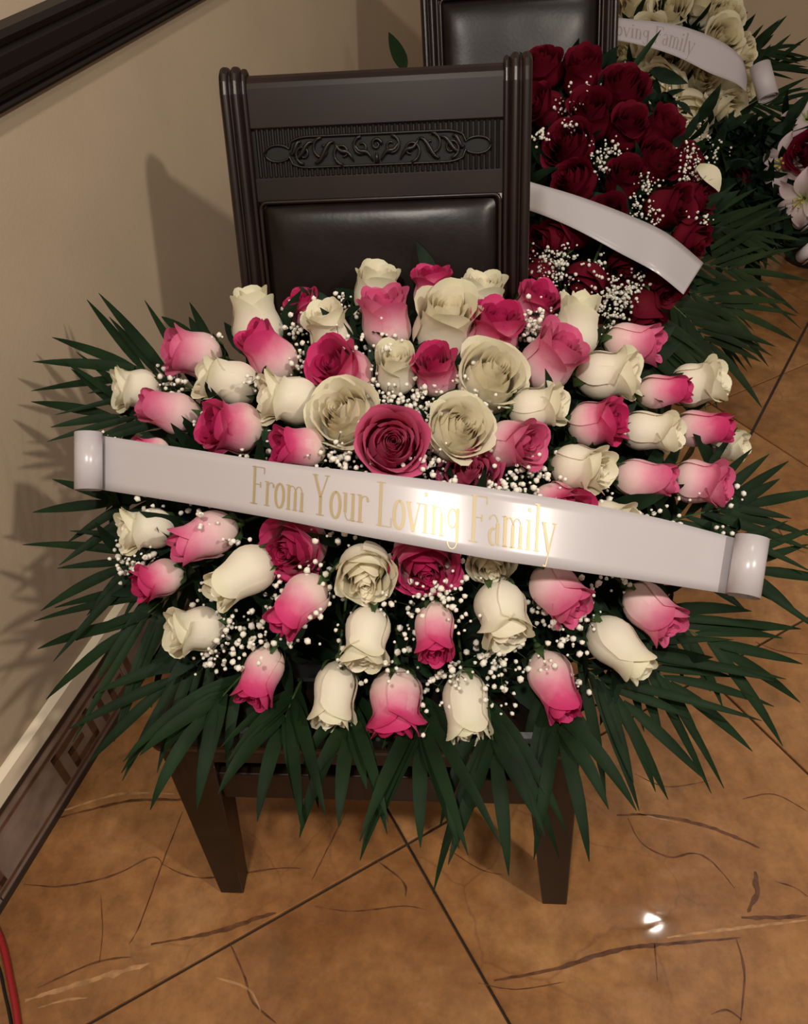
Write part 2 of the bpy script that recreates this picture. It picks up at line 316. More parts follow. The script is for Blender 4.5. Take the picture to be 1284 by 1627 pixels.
# ------------------------------------------------------------------ chair
def chair(loc, yaw, sc, label):
    t = empty('dining_chair', loc, yaw, sc); tag(t, label, 'chair', 'dark leather dining chairs')
    sl = .345                                                   # rake of the back
    def by(z): return .707 - (1.05 - z) * sl                    # front plane of the back
    nb = Vector((0, -1, sl)).normalized()                       # outward normal of the back
    def bp(x, z, off=0): return Vector((x, by(z), z)) + nb * off
    # posts with reeded fronts, running down as rear legs
    for sgn in (-1, 1):
        def ring(y, z, dirv, up_scale=1.0):
            # dirv: tangent of the path in yz; section: reeded front, flat back
            n = Vector((0, -dirv.z, dirv.y)); out = []
            W0 = .040; xo = .182
            for k in range(25):
                u = k / 24
                if u < .40: q = abs(math.sin(math.pi * u / .40)) ** .6 * .0085
                elif u < .78: q = abs(math.sin(math.pi * (u - .40) / .38)) ** .6 * .0085
                else: q = abs(math.sin(math.pi * (u - .78) / .22)) ** .6 * .005
                out.append(Vector((sgn * (xo + W0 * (1 - u)), y, z)) + n * (q * up_scale - .001))
            out += [Vector((sgn * xo, y, z)) - n * .026, Vector((sgn * (xo + W0), y, z)) - n * .026]
            return out
        rings = []
        path = [(.655, .0), (.615, .12), (.565, .28), (.525, .40), (.508, .46), (.513, .5)]
        zz = [.54 + .04 * i for i in range(13)]
        path += [(by(z), z) for z in zz]
        path += [(.7045, 1.034), (.7090, 1.0405), (.7170, 1.0440), (.7260, 1.0420), (.7320, 1.0340)]
        for i, (y, z) in enumerate(path):
            a = path[max(i - 1, 0)]; b = path[min(i + 1, len(path) - 1)]
            d = Vector((0, b[0] - a[0], b[1] - a[1])).normalized()
            rings.append(ring(y, z, d))
        MB().sweep(rings).build('post', MAT['dark_wood'], t, smooth=False)
    # crest rail, rolled back at the top
    cp = [(0.0, .977), (.0, 1.030), (.0, 1.036)]
    rg = []
    P = [bp(0, .977), bp(0, .995), bp(0, 1.015), bp(0, 1.026), bp(0, 1.032) + Vector((0, .002, 0)), bp(0, 1.037) + Vector((0, .006, 0)), bp(0, 1.039) + Vector((0, .013, 0)), bp(0, 1.036) + Vector((0, .022, 0)), bp(0, 1.025) + Vector((0, .027, 0)), bp(0, .977) + Vector((0, .026, 0))]
    MB().sweep([[Vector((x, p.y, p.z)) for p in P] for x in (-.183, .183)]).build('crest_rail', MAT['dark_wood'], t, smooth=False, bevel=.0015)
    # carved band
    def slab(m, x0, x1, z0, z1, off0, off1):
        V = [bp(x, z, o) for o in (off0, off1) for z in (z0, z1) for x in (x0, x1)]
        return m.add(V, [(0, 2, 3, 1), (4, 5, 7, 6), (0, 1, 5, 4), (2, 6, 7, 3), (0, 4, 6, 2), (1, 3, 7, 5)])
    band = slab(MB(), -.183, .183, .914, .978, -.022, -.008).build('carved_band', MAT['carved_wood'], t)
    def cart(x):                                                # half height of the cartouche opening at x
        ax = abs(x)
        if ax < .128: 
            return .0195 if ax < .10 else .0195 * math.sqrt(max(0, 1 - ((ax - .10) / .036) ** 2)) 
        if ax < .165: return .0105 * math.sqrt(max(0, 1 - ((ax - .146) / .0195) ** 2))
        return 0
    zc = .9455
    fm = MB(); nf = 46
    for k in range(nf):
        x = -.179 + .358 * (k + .5) / nf; hw = .0028; c = cart(x) + .001 if cart(x) > 0 else 0
        for z0, z1 in (((.916, .976),) if c == 0 else ((.916, zc - c), (zc + c, .976))):
            if z1 - z0 < .003: continue
            fm.sweep([[bp(x + hw * math.cos(a), z, -.008 + .0045 * math.sin(a)) for a in (0, .8, 1.57, 2.34, 3.14)] for z in (z0, z1)])
    fm.build('flutes', MAT['carved_wood'], band)
    rm = MB(); xs = [-.1655 + .331 * i / 90 for i in range(91)]
    top = [bp(x, zc + cart(x), -.004) for x in xs]; bot = [bp(x, zc - cart(x), -.004) for x in xs]
    pl = MB(); n = len(xs)
    pl.add([bp(x, zc + cart(x), -.0065) for x in xs] + [bp(x, zc - cart(x), -.0065) for x in xs], [(i, i + 1, n + i + 1, n + i) for i in range(n - 1)])
    pl.build('cartouche_ground', MAT['recess'], band)
    rm.tube(top, .0019, 6); rm.tube(bot, .0019, 6)
    rm.build('cartouche_rim', MAT['carved_wood'], band, smooth=True)
    sm = MB()
    def scroll(cx, cz, r, a0, turns, flip=1, th=.0026):
        pts = []
        for i in range(18):
            u = i / 17; a = a0 + flip * turns * 2 * math.pi * u; q = r * (1 - .72 * u)
            pts.append(bp(cx + q * math.cos(a), cz + q * math.sin(a), -.003))
        sm.tube(pts, [th * (1 - .4 * i / 17) for i in range(18)], 6)
    for sg in (-1, 1):
        f = -sg
        scroll(sg * .022, zc + .004, .013, math.pi / 2 if sg > 0 else math.pi / 2, 1.1, f)
        scroll(sg * .050, zc - .003, .015, -math.pi / 2, 1.0, -f)
        scroll(sg * .080, zc + .003, .015, math.pi / 2, 1.0, f)
        scroll(sg * .108, zc - .002, .013, -math.pi / 2, 1.1, -f)
        for (xa, za, xb, zb) in ((.006, -.014, .034, .010), (.034, -.014, .062, .012), (.062, .012, .092, -.014), (.092, .012, .122, -.006), (.110, .012, .128, .0)):
            pts = [bp(sg * (xa + (xb - xa) * u), zc + za + (zb - za) * u + .004 * math.sin(u * math.pi * 2), -.003) for u in [i / 8 for i in range(9)]]
            sm.tube(pts, [.0012 + .0026 * math.sin(math.pi * i / 8) for i in range(9)], 6)
    scroll(0, zc + .006, .008, 0, 1.2); 
    sm.tube([bp(0, zc - .017, -.003), bp(0, zc - .004, -.002)], [.004, .002], 6)
    sm.build('scrollwork', MAT['carved_wood'], band, smooth=True)
    # lower rail, bottom rail
    slab(MB(), -.183, .183, .8835, .9145, -.024, -.002).build('lower_rail', MAT['dark_wood'], t, bevel=.001)
    slab(MB(), -.183, .183, .50, .545, -.024, -.002).build('bottom_rail', MAT['dark_wood'], t, bevel=.001)
    # padded leather back with beading
    nx, nz = 28, 36; V = []; Fc = []; x0, x1, z0, z1 = -.1785, .1785, .545, .8825
    for j in range(nz + 1):
        for i in range(nx + 1):
            u, v = i / nx, j / nz
            e = (1 - (2 * u - 1) ** 6) * (1 - (2 * v - 1) ** 8)
            V.append(bp(x0 + (x1 - x0) * u, z0 + (z1 - z0) * v, -.008 + .019 * max(0, e) ** .55 + .0012 * noise.noise((u * 5, v * 6, loc[0]))))
    for j in range(nz):
        for i in range(nx): Fc.append((j * (nx + 1) + i, j * (nx + 1) + i + 1, (j + 1) * (nx + 1) + i + 1, (j + 1) * (nx + 1) + i))
    b0 = len(V); V += [bp(x0, z0, -.022), bp(x1, z0, -.022), bp(x1, z1, -.022), bp(x0, z1, -.022)]; Fc.append((b0 + 3, b0 + 2, b0 + 1, b0))
    pad = link('back_cushion', mesh('back_cushion', V, Fc, True), MAT['leather'], t)
    bd = MB(); rr = .010; loop = []
    for cxp, czp, a0 in ((x1 - rr, z1 - rr, 0), (x0 + rr, z1 - rr, 90), (x0 + rr, z0 + rr, 180), (x1 - rr, z0 + rr, 270)):
        for k in range(6): loop.append(bp(cxp + rr * math.cos(R(a0 + k * 18)), czp + rr * math.sin(R(a0 + k * 18)), .0005))
    loop.append(loop[0]); loop.append(loop[1])
    bd.tube(loop, .0032, 6).build('bead_frame', MAT['dark_wood'], pad, smooth=True)
    # seat
    rg = []
    for z, g in ((.448, -.004), (.456, .002), (.470, .004), (.482, -.002), (.488, -.014)):
        rg.append([(-.262 - g, -.012 - g, z), (.262 + g, -.012 - g, z), (.222 + g, .50 + g, z), (-.222 - g, .50 + g, z)])
    MB().sweep(rg).build('seat_cushion', MAT['leather'], t, bevel=.006)
    MB().sweep([[(-.262, -.004, z), (.262, -.004, z), (.262, .020, z), (-.262, .020, z)] for z in (.414, .449)]).build('apron', MAT['leg_wood'], t, bevel=.002)
    for sg in (-1, 1):
        MB().sweep([[(sg * .262, .02, z), (sg * .240, .02, z), (sg * .190, .505, z), (sg * .214, .505, z)] for z in (.414, .449)]).build('apron', MAT['leg_wood'], t)
        o1, i1, o0, i0 = sg * .2645, sg * .196, sg * .2815, sg * .243
        MB().sweep([[(o0, 0, 0), (i0, 0, 0), (i0, .036, 0), (o0, .036, 0)], [(o1, -.002, .448), (i1, -.002, .448), (i1, .058, .448), (o1, .058, .448)]]).build('leg', MAT['leg_wood'], t, bevel=.002)
        MB().sweep([[(sg * .250, .05, z), (sg * .228, .05, z), (sg * .190, .55, z), (sg * .212, .55, z)] for z in (.315, .355)]).build('stretcher', MAT['leg_wood'], t)
    MB().box(-.21, .21, .006, .030, .306, .369).build('stretcher', MAT['leg_wood'], t, bevel=.002)
    MB().box(-.19, .19, .548, .570, .315, .355).build('stretcher', MAT['leg_wood'], t)
    return t
CH1 = (-.073, .545, 0); CY1 = R(-6.51)
chair(CH1, CY1, 1.0, 'dark wooden dining chair with leather back, nearest, under the pink and white roses')
chair((.354, 1.540, 0), R(-2), 1.075, 'dark wooden dining chair behind, under the dark red roses')

# ------------------------------------------------------------------ roses
def petal_me(name, phi0, Wd, Rm, H, curl, close, seed, nu=9, nv=10, spiral=.07, base=.0):
    rnd = random.Random(seed); V = []; Fc = []; uv = []
    ph = rnd.uniform(0, 6.28); lean = rnd.uniform(-.12, .12); hh = H * rnd.uniform(.95, 1.05); pt = rnd.uniform(.6, 1.2)
    for j in range(nv + 1):
        for i in range(nu + 1):
            u = 2 * i / nu - 1; v = j / nv
            t = v * (1 - .20 * abs(u) ** 2.6 + .03 * math.sin(3 * u + ph))
            if t < .48: r = Rm * (.10 + .90 * math.sin(t / .48 * math.pi / 2) ** .75)
            else:
                k = min(1, (t - .48) / .36); r = Rm * (1 - close * (k * k * (3 - 2 * k)))
            z = H * base + hh * t * (.66 + .34 * t)
            q = max(0, (t - .68) / .32)
            side = (.45 + 1.0 * u * u * pt)
            r += curl * q * q * side
            z -= curl * .55 * q ** 3 * side
            w = Wd * (.40 + .60 * math.sin(min(t, .62) / .62 * math.pi / 2))
            r *= 1 + spiral * u
            r += .016 * Rm * 2 * math.sin(u * 4.3 + ph) * q; z += .018 * math.sin(u * 3.7 + ph * 2) * q
            a = phi0 + u * w + lean * v
            V.append((r * math.cos(a), r * math.sin(a), z)); uv.append((i / nu, t / .97))
    for j in range(nv):
        for i in range(nu):
            a = j * (nu + 1) + i; Fc.append((a, a + 1, a + nu + 2, a + nu + 1))
    return mesh(name, V, Fc, True, uv)
def core_me(name, R0, H, turns=2.6):
    V = []; uv = []; Fc = []; nu, nv = 44, 6
    for j in range(nv + 1):
        for i in range(nu + 1):
            u, v = i / nu, j / nv; a = u * turns * 2 * math.pi
            r = (.03 + (R0 - .03) * u) * (.55 + .55 * math.sin(min(1, v * 1.3) * math.pi / 2) - .12 * v)
            V.append((r * math.cos(a), r * math.sin(a), H * (.35 + .65 * v) * (1 - .06 * (1 - u)) + .02 * math.sin(a * 2.3) * v)); uv.append((u, .5 + v * .5))
    for j in range(nv):
        for i in range(nu):
            a = j * (nu + 1) + i; Fc.append((a, a + 1, a + nu + 2, a + nu + 1))
    return mesh(name, V, Fc, True, uv)
def sepal_me():
    m = MB()
    for k in range(5):
        a0 = k * 2 * math.pi / 5; V = []; n = 6
        for j in range(n + 1):
            v = j / n; w = .11 * math.sin(math.pi * min(1, v * .92 + .12)) ** .8; r = .05 + .36 * math.sin(v * 1.25); z = -.02 + .05 * v + .30 * v * v * v
            for u in (-1, 0, 1):
                p = Vector((r + .02 + (.01 if u else 0), u * w, z)); V.append(Matrix.Rotation(a0, 3, 'Z') @ p)
        m.add(V, [(j * 3 + i, j * 3 + i + 1, j * 3 + i + 4, j * 3 + i + 3) for j in range(n) for i in (0, 1)])
    # hip
    m.sweep([[Vector((r * math.cos(a), r * math.sin(a), z)) for a in [k * math.pi / 4 for k in range(8)]] for r, z in ((.035, -.16), (.085, -.10), (.11, -.03), (.06, .02))])
    return m
def variant(kind):
    """list of (part name, mesh, is_inner)"""
    out = []
    def layer(n, Rm, H, Wd, curl, close, ph, inner, base=0.0, nm='petal'):
        for k in range(n):
            out.append((nm, petal_me('rose_petal', ph + k * 2 * math.pi / n + random.uniform(-.12, .12), Wd, Rm * random.uniform(.96, 1.04), H, curl, close, random.random(), base=base), inner))
    if kind == 'vase':
        layer(4, .475, 1.18, 1.12, .20, .14, 0, 0); layer(4, .42, 1.20, 1.05, .13, .20, .8, 0); layer(4, .33, 1.18, 1.0, .07, .22, .3, 1); layer(3, .22, 1.14, 1.1, .03, .2, 1.1, 1)
        cr = core_me('core', .14, 1.10)
    elif kind == 'flare':
        layer(4, .46, 1.12, 1.08, .30, .20, .3, 0); layer(4, .41, 1.22, 1.02, .22, .22, 1.1, 0); layer(4, .32, 1.20, .98, .12, .18, .1, 1); layer(3, .22, 1.14, 1.1, .05, .1, .9, 1)
        cr = core_me('core', .14, 1.08)
    elif kind == 'bud':
        layer(3, .45, 1.20, 1.35, .10, .26, .1, 0); layer(3, .40, 1.26, 1.3, .07, .34, 1.0, 0); layer(3, .30, 1.24, 1.2, .04, .36, .4, 1)
        cr = core_me('core', .15, 1.16)
    else:                                            # open
        layer(5, .50, .80, .98, .20, .0, 0, 0); layer(5, .435, .87, .95, .11, .08, .6, 0); layer(5, .37, .92, .95, .05, .26, .2, 1); layer(4, .31, .95, 1.05, .03, .40, .9, 1); layer(4, .25, .97, 1.05, .02, .46, .2, 1); layer(3, .18, .98, 1.2, .01, .45, .5, 1)
        cr = core_me('core', .12, .97)
    out.append(('bud_core', cr, 1))
    return out
VAR = {k: variant(k) for k in ('vase', 'flare', 'bud', 'open')}
CACHE = {}
SEP = sepal_me(); SEPME = mesh('calyx', SEP.V, SEP.F, True); SEPME.materials.append(MAT['stem'])
_c = MB().sweep([[(.5 * math.cos(a), .5 * math.sin(a), z) for a in [k * math.pi / 3 for k in range(6)]] for z in (-1, 0)]); STEMME = mesh('stem', _c.V, _c.F, True); STEMME.materials.append(MAT['stem'])
def leaf_me(Lw=.3, fold=.05, bend=.15, n=8, name='leaf'):
    V = []; Fc = []
    for j in range(n + 1):
        v = j / n; w = Lw * math.sin(math.pi * v ** .85) ** .9 + .004
        for u in (-1, 0, 1): V.append((u * w, v, -bend * v * v + (fold if u else 0) * math.sin(math.pi * v)))
    for j in range(n):
        for i in (0, 1): Fc.append((j * 3 + i, j * 3 + i + 1, j * 3 + i + 4, j * 3 + i + 3))
    return mesh(name, V, Fc, True)
RLEAF = leaf_me(); RLEAF.materials.append(MAT['leaf_rose'])
def basis(axis, spin):
    z = axis.normalized(); x = z.orthogonal().normalized(); y = z.cross(x)
    m = Matrix((x, y, z)).transposed() @ Matrix.Rotation(spin, 3, 'Z'); return m
def rose(name, pos, axis, width, kind, colour, label, cat, group, stem=.10, leaf=False, hmul=1.0):
    """pos: middle of the head; width: real head width"""
    s = width / 1.06; Hh = {'vase': 1.15, 'flare': 1.15, 'bud': 1.2, 'open': .88}[kind] * hmul
    root = bpy.data.objects.new(name, None); root.empty_display_size = .02; COL.objects.link(root)
    ax = axis.normalized(); m = basis(ax, random.uniform(0, 6.28)).to_4x4()
    root.matrix_world = Matrix.Translation(pos - ax * (Hh * s * .5)) @ m @ Matrix.Diagonal((s, s, s * hmul, 1))
    tag(root, label, cat, group)
    for pn, me, inner in VAR[kind]:
        key = (me.name, colour)
        if key not in CACHE:
            c = me.copy(); c.materials.clear(); c.materials.append(MAT[colour + ('_inner' if inner else '_outer')] if colour != 'pinkfull' else MAT['pink_full']); CACHE[key] = c
        o = bpy.data.objects.new(pn, CACHE[key]); COL.objects.link(o); o.parent = root
    o = bpy.data.objects.new('calyx', SEPME); COL.objects.link(o); o.parent = root
    if stem:
        o = bpy.data.objects.new('stem', STEMME); COL.objects.link(o); o.parent = root
        o.scale = (.075, .075, stem / s / hmul); o.location = (0, 0, -.12)
    if leaf:
        o = bpy.data.objects.new('leaf', RLEAF); COL.objects.link(o); o.parent = root
        a = random.uniform(0, 6.28); o.scale = (.85, .85, .85); o.location = (0, 0, -.3); o.rotation_euler = (R(-12), 0, a)
    return root

def dome1(px, py):
    r2 = ((px - 660) / 520) ** 2 + ((py - 800) / 360) ** 2
    return 1.17 - .000324 * (py - 450) - .150 * (1 - r2)
def aim(pos, ang, tilt):
    """axis of a flower: ang = heading as seen from the front of the spray, tilt = angle away from the viewer's line"""
    tc = (CAM - pos).normalized(); r = (RT - tc * RT.dot(tc)).normalized(); u = tc.cross(r)
    return tc * math.cos(R(tilt)) + (r * math.cos(R(ang)) + u * math.sin(R(ang))) * math.sin(R(tilt))
V_, F_, B_, O_ = 'vase', 'flare', 'bud', 'open'
ROSES = [  # x, y, heading, tilt, width px, colour, kind, extra depth, length factor, label
 (597, 466, 82, 72, 66, 'w', V_, .035, 1.0, 'pale white rose at the top, just behind a taller pink one'),
 (687, 460, 90, 72, 58, 'p', F_, .03, 1.0, 'pink rose highest of all, in the middle of the top edge'),
 (765, 480, 84, 68, 66, 'w', V_, .03, 1.0, 'white rose at the top edge right of the highest pink rose'),
 (848, 492, 66, 62, 66, 'p', F_, .03, 1.0, 'pink rose at the top edge half covered by baby\'s breath, right side'),
 (613, 514, 97, 68, 76, 'p', V_, 0, 1.05, 'tall two-tone pink rose standing before the pale one at the top'),
 (705, 520, 75, 48, 90, 'w', V_, 0, 1.05, 'large white rose below the highest pink rose'),
 (785, 534, 74, 62, 82, 'p', F_, 0, 1.0, 'hot pink rose right of the large white top rose'),
 (488, 495, 118, 66, 54, 'p', F_, .03, .95, 'small hot pink rose at the top left edge'),
 (524, 528, 108, 66, 68, 'w', F_, 0, 1.05, 'white rose flecked with baby\'s breath beside the small top left pink one'),
 (408, 516, 98, 76, 82, 'w', B_, .01, .95, 'pointed white rose at the upper left against the chair back'),
 (430, 566, 128, 74, 78, 'p', B_, 0, 1.0, 'pink rosebud with a rolled petal below the pointed white one'),
 (311, 562, 168, 78, 70, 'p', V_, 0, 1.0, 'pale pink rose at the far upper left, opening left'),
 (365, 607, 166, 76, 72, 'w', F_, 0, 1.15, 'long white rose opening left below the far upper left pink one'),
 (461, 635, 172, 74, 78, 'w', F_, 0, 1.05, 'smooth white rose opening left, between two pink ones in the middle left'),
 (218, 618, 178, 78, 64, 'w', F_, 0, .95, 'leftmost white rose of the upper half, beside the palm leaves'),
 (273, 655, 163, 78, 66, 'p', B_, 0, 1.1, 'pink and cream bud below the leftmost upper white rose'),
 (372, 680, 174, 64, 80, 'p', F_, 0, 1.0, 'deep pink ruffled rose above the left half of the ribbon'),
 (546, 592, 140, 42, 84, 'p', F_, 0, 1.0, 'crumpled hot pink rose upper centre, turned to the left'),
 (630, 592, 92, 48, 62, 'w', V_, 0, 1.1, 'narrow creamy rose upper centre between two hot pink ones'),
 (693, 594, 100, 42, 66, 'p', V_, 0, 1.05, 'narrow deep pink rose upper centre right of the creamy one'),
 (777, 602, 55, 32, 92, 'w', O_, 0, 1.1, 'wide open cream rose upper right of the centre'),
 (873, 575, 52, 60, 84, 'p', V_, 0, 1.0, 'soft pink rose on the right, opening up and right'),
 (550, 666, 128, 30, 96, 'w', O_, 0, 1.0, 'big cream rose touching the fully open pink one'),
 (622, 706, 60, 8, 92, 'f', O_, -.02, 1.0, 'fully open pink rose facing forward above the ribbon'),
 (725, 685, 42, 26, 88, 'w', O_, -.01, 1.0, 'open cream rose right of the fully open pink one'),
 (815, 704, -4, 46, 74, 'p', V_, 0, 1.0, 'round pink rose facing right, just above the ribbon'),
 (853, 648, 12, 74, 66, 'w', F_, 0, 1.15, 'cream rose with a frilled end, right of the wide open cream one'),
 (748, 757, 82, 22, 82, 'f', O_, .04, .95, 'pink rose half tucked behind the middle of the ribbon'),
 (479, 712, 176, 70, 62, 'p', V_, 0, 1.1, 'pink rose peeping over the ribbon above the first golden word'),
 (914, 524, 80, 74, 74, 'w', B_, .01, 1.05, 'pointed white rose at the upper right edge'),
 (1003, 545, -4, 78, 62, 'p', V_, 0, 1.15, 'pale pink rose topmost on the right side, opening right'),
 (965, 596, 4, 76, 76, 'w', F_, 0, 1.1, 'large plain white rose on the right below the topmost right pink'),
 (1050, 622, 6, 78, 54, 'p', B_, -.01, 1.2, 'slim pink bud in front of the far right white rose'),
 (1108, 610, 14, 78, 70, 'w', F_, .01, 1.0, 'white rose farthest to the upper right, by the slim pink bud'),
 (946, 672, 10, 70, 70, 'p', F_, 0, 1.05, 'pink rose opening right between two white ones, right half'),
 (1032, 685, -4, 78, 62, 'w', F_, 0, 1.3, 'long white rose with green sepals left of the far right pink one'),
 (1112, 681, 2, 78, 58, 'p', B_, 0, 1.2, 'two-tone pink bud at the far right edge, middle row'),
 (922, 742, -10, 64, 70, 'w', F_, 0, 1.15, 'cream rose just above the ribbon on the right'),
 (1020, 760, -3, 76, 62, 'p', B_, 0, 1.2, 'magenta and blush bud above the ribbon, right'),
 (1112, 766, -6, 78, 70, 'p', F_, 0, 1.05, 'pale pink rose at the lower far right above the ribbon roll'),
 (885, 806, -20, 46, 74, 'p', V_, .02, 1.0, 'pink rose almost hidden behind the right half of the ribbon'),
 (966, 828, -10, 60, 64, 'w', V_, .02, 1.0, 'white rose showing only a rim above the right of the ribbon'),
 (235, 840, 186, 74, 66, 'w', F_, 0, 1.1, 'white rose below the ribbon at the far left'),
 (330, 852, 202, 74, 74, 'p', B_, 0, 1.1, 'pink and blush rose below the left of the ribbon'),
 (472, 868, 205, 32, 88, 'p', O_, .03, 1.05, 'ruffled deep pink rose hanging below the golden words'),
 (253, 920, 200, 78, 56, 'p', F_, 0, 1.15, 'small pink rose at the far lower left edge'),
 (390, 912, 214, 74, 78, 'w', B_, 0, 1.15, 'cream rose tilted down left below the ribbon'),
 (312, 1000, 188, 68, 70, 'w', F_, 0, 1.1, 'ragged white rose lowest on the left side'),
 (479, 956, 226, 74, 72, 'p', B_, 0, 1.15, 'magenta bud tilted down left next to a cream one'),
 (581, 905, 268, 36, 76, 'w', O_, 0, 1.15, 'cream rose facing down just under the ribbon centre'),
 (583, 1010, 262, 74, 72, 'w', F_, 0, 1.15, 'tall white rose hanging in the lower centre left'),
 (417, 1070, 250, 78, 62, 'p', V_, 0, 1.25, 'pink rose hanging at the lower left above the palm leaves'),
 (532, 1100, 264, 78, 66, 'w', V_, 0, 1.25, 'white rose at the bottom left of the largest hanging pink one'),
 (629, 1115, 270, 78, 82, 'p', F_, 0, 1.1, 'largest pink rose hanging at the bottom centre'),
 (674, 890, 282, 36, 90, 'p', O_, .015, .95, 'bright pink rose under the ribbon centre'),
 (691, 1000, 270, 62, 60, 'p', V_, 0, 1.3, 'narrow pink rose hanging in the lower centre'),
 (798, 972, 284, 70, 80, 'w', F_, 0, 1.1, 'big white rose hanging in the lower right centre'),
 (778, 888, 280, 42, 62, 'w', O_, .01, 1.0, 'white rose mostly covered by the ribbon, right of its centre'),
 (885, 937, 312, 68, 76, 'p', V_, 0, 1.05, 'pink rose tilted down right below the ribbon'),
 (1033, 967, 316, 74, 70, 'p', V_, 0, 1.15, 'blush and pink rose lowest at the far right below the ribbon'),
 (980, 1025, 314, 76, 76, 'w', B_, 0, 1.15, 'white rose pointing down right over the palm leaves'),
 (878, 1083, 292, 72, 72, 'p', B_, 0, 1.2, 'pink rose hanging at the lower right amid baby\'s breath'),
 (741, 1118, 276, 78, 70, 'w', V_, 0, 1.25, 'off-white rose at the bottom right of the largest pink one'),
 (243, 716, 172, 74, 44, 'p', B_, .01, 1.0, 'pink rose tip peeping over the ribbon near its left roll'),
 (1152, 706, -8, 74, 50, 'w', V_, .06, 1.0, 'cream petals showing behind the far right pink bud'),
]
GR1 = 'roses of the pink and white spray'
for k, (x, y, a, tl, w, c, kd, ex, hm, lab) in enumerate(ROSES):
    d = dome1(x, y) + ex; p = at(x, y, d)
    rose('white_rose' if c == 'w' else 'pink_rose', p, aim(p, a, tl), w * d / F * 1.15, kd, ('blush' if c == 'p' and any(q in lab for q in ('pale', 'soft', 'blush', 'cream bud', 'round', 'tilted down right')) else {'w': 'white', 'p': 'pink', 'f': 'pinkfull'}[c]), lab, 'rose', GR1, leaf=k % 2 == 0, hmul=hm)

# ------------------------------------------------------------------ greenery
def leaflet(P, d, nrm, L, wid, droop, m, parent, n=7):
    d = d.normalized(); V = []; Fc = []; p = P.copy(); ds = L / n
    for j in range(n + 1):
        v = j / n; s = d.cross(nrm).normalized(); up = s.cross(d)
        w = wid * .5 * (min(1, .35 + v * 3.2) if v < .35 else (1 - ((v - .35) / .65) ** 1.9)) + .0004
        V += [p - s * w + up * w * .35, p, p + s * w + up * w * .35]
        p = p + d * ds; d = (d + Vector((0, 0, -droop / n))).normalized()
    for j in range(n):
        for i in (0, 1): Fc.append((j * 3 + i, j * 3 + i + 1, j * 3 + i + 4, j * 3 + i + 3))
    link('leaflet', mesh('leaflet', V, Fc, True), MAT[m], parent)
def frond(P0, P1, label, group, m='leaf_palm', n=7, L=.15, wid=.016, droop=.35, spread=36, seed=0, skip=.15, nrm=None):
    rnd = random.Random(seed); root = empty('palm_frond', (0, 0, 0)); tag(root, label, 'palm leaf', group)
    root.location = P0; P1 = P1 - P0; P0 = Vector((0, 0, 0))
    ax = P1 - P0; Ln = ax.length; d = ax.normalized()
    nr = (nrm or Vector((0, -.55, .83))); nr = (nr - d * nr.dot(d)).normalized()
    side = d.cross(nr).normalized()
    pts = [P0 + ax * (k / 8) + Vector((0, 0, .10 * Ln * math.sin(math.pi * k / 8) * .5)) for k in range(9)]
    MB().tube(pts, [.0024 * (1 - .7 * k / 8) for k in range(9)], 5).build('rachis', MAT['stem'], root, smooth=True)
    for k in range(n):
        t = .18 + .82 * (k + .3) / n; i = min(7, int(t * 8)); p = pts[i].lerp(pts[i + 1], t * 8 - i)
        for sg in (-1, 1):
            a = R(spread * (1.15 - .55 * t) + rnd.uniform(-7, 7))
            dd = d * math.cos(a) + side * sg * math.sin(a) + nr * rnd.uniform(-.05, .16)
            if rnd.random() < skip: continue
            leaflet(p, dd, nr, L * (.75 + .5 * math.sin(math.pi * t)) * rnd.uniform(.6, 1.2), wid * rnd.uniform(.7, 1.15), droop * rnd.uniform(.4, 1.5), m, root)
    leaflet(pts[-1], d, nr, L * .95, wid, droop, m, root)
    return root
GF = 'palm fronds around the pink and white spray'
def fr1(lst, **k):
    for i, (x0, y0, d0, x1, y1, d1, sc, lab) in enumerate(lst):
        frond(at(x0, y0, d0), at(x1, y1, d1), lab, GF, seed=x0 + y1, L=.15 * sc, **k)
fr1([(350, 640, 1.14, 215, 585, 1.15, .95, 'uppermost palm frond left of the roses, its tips against the wall'), (320, 690, 1.12, 175, 660, 1.12, .8, 'palm frond behind the left ribbon roll, pointing left'),
     (310, 790, 1.09, 180, 800, 1.08, .75, 'palm frond just below the left ribbon roll')], droop=.10, n=5, wid=.014)
fr1([(320, 850, 1.07, 200, 900, 1.05, .85, 'palm frond beside the far left white rose under the ribbon'), (330, 910, 1.05, 205, 1000, 1.03, .95, 'palm frond reaching down left in front of the baseboard'),
     (370, 1000, 1.03, 265, 1090, 1.0, .9, 'palm frond spreading over the floor left of the chair leg')], droop=.28, n=5, wid=.014)
fr1([(400, 1060, 1.0, 335, 1130, .95, .9, 'leftmost palm frond hanging over the seat front'), (480, 1080, .99, 450, 1150, .93, .8, 'palm frond hanging below the lower left pink rose'), (570, 1090, .98, 555, 1165, .915, .75, 'palm frond hanging below the bottom white rose, left of centre'),
     (670, 1090, .97, 668, 1180, .905, .8, 'palm frond hanging in the middle of the seat front'), (770, 1090, .97, 785, 1190, .91, .95, 'palm frond hanging below the bottom off-white rose'), (860, 1070, .99, 890, 1165, .93, 1.0, 'broad palm frond hanging over the right front leg')],
    droop=.95, n=4, wid=.016, spread=30)
fr1([(900, 1040, 1.0, 990, 1115, .98, .95, 'palm frond right of the right front leg, pointing down'), (960, 1010, 1.02, 1065, 1085, 1.01, .95, 'palm frond under the white rose pointing down right'),
     (1010, 960, 1.03, 1140, 1030, 1.03, .95, 'palm frond below the right ribbon roll, over the floor')], droop=.32, n=5, wid=.014)
fr1([(1040, 890, 1.07, 1190, 905, 1.07, .95, 'palm frond directly behind the right ribbon roll'), (1030, 840, 1.08, 1180, 805, 1.09, .9, 'palm frond above the right ribbon roll, reaching the photo edge')], droop=.15, n=5, wid=.014)
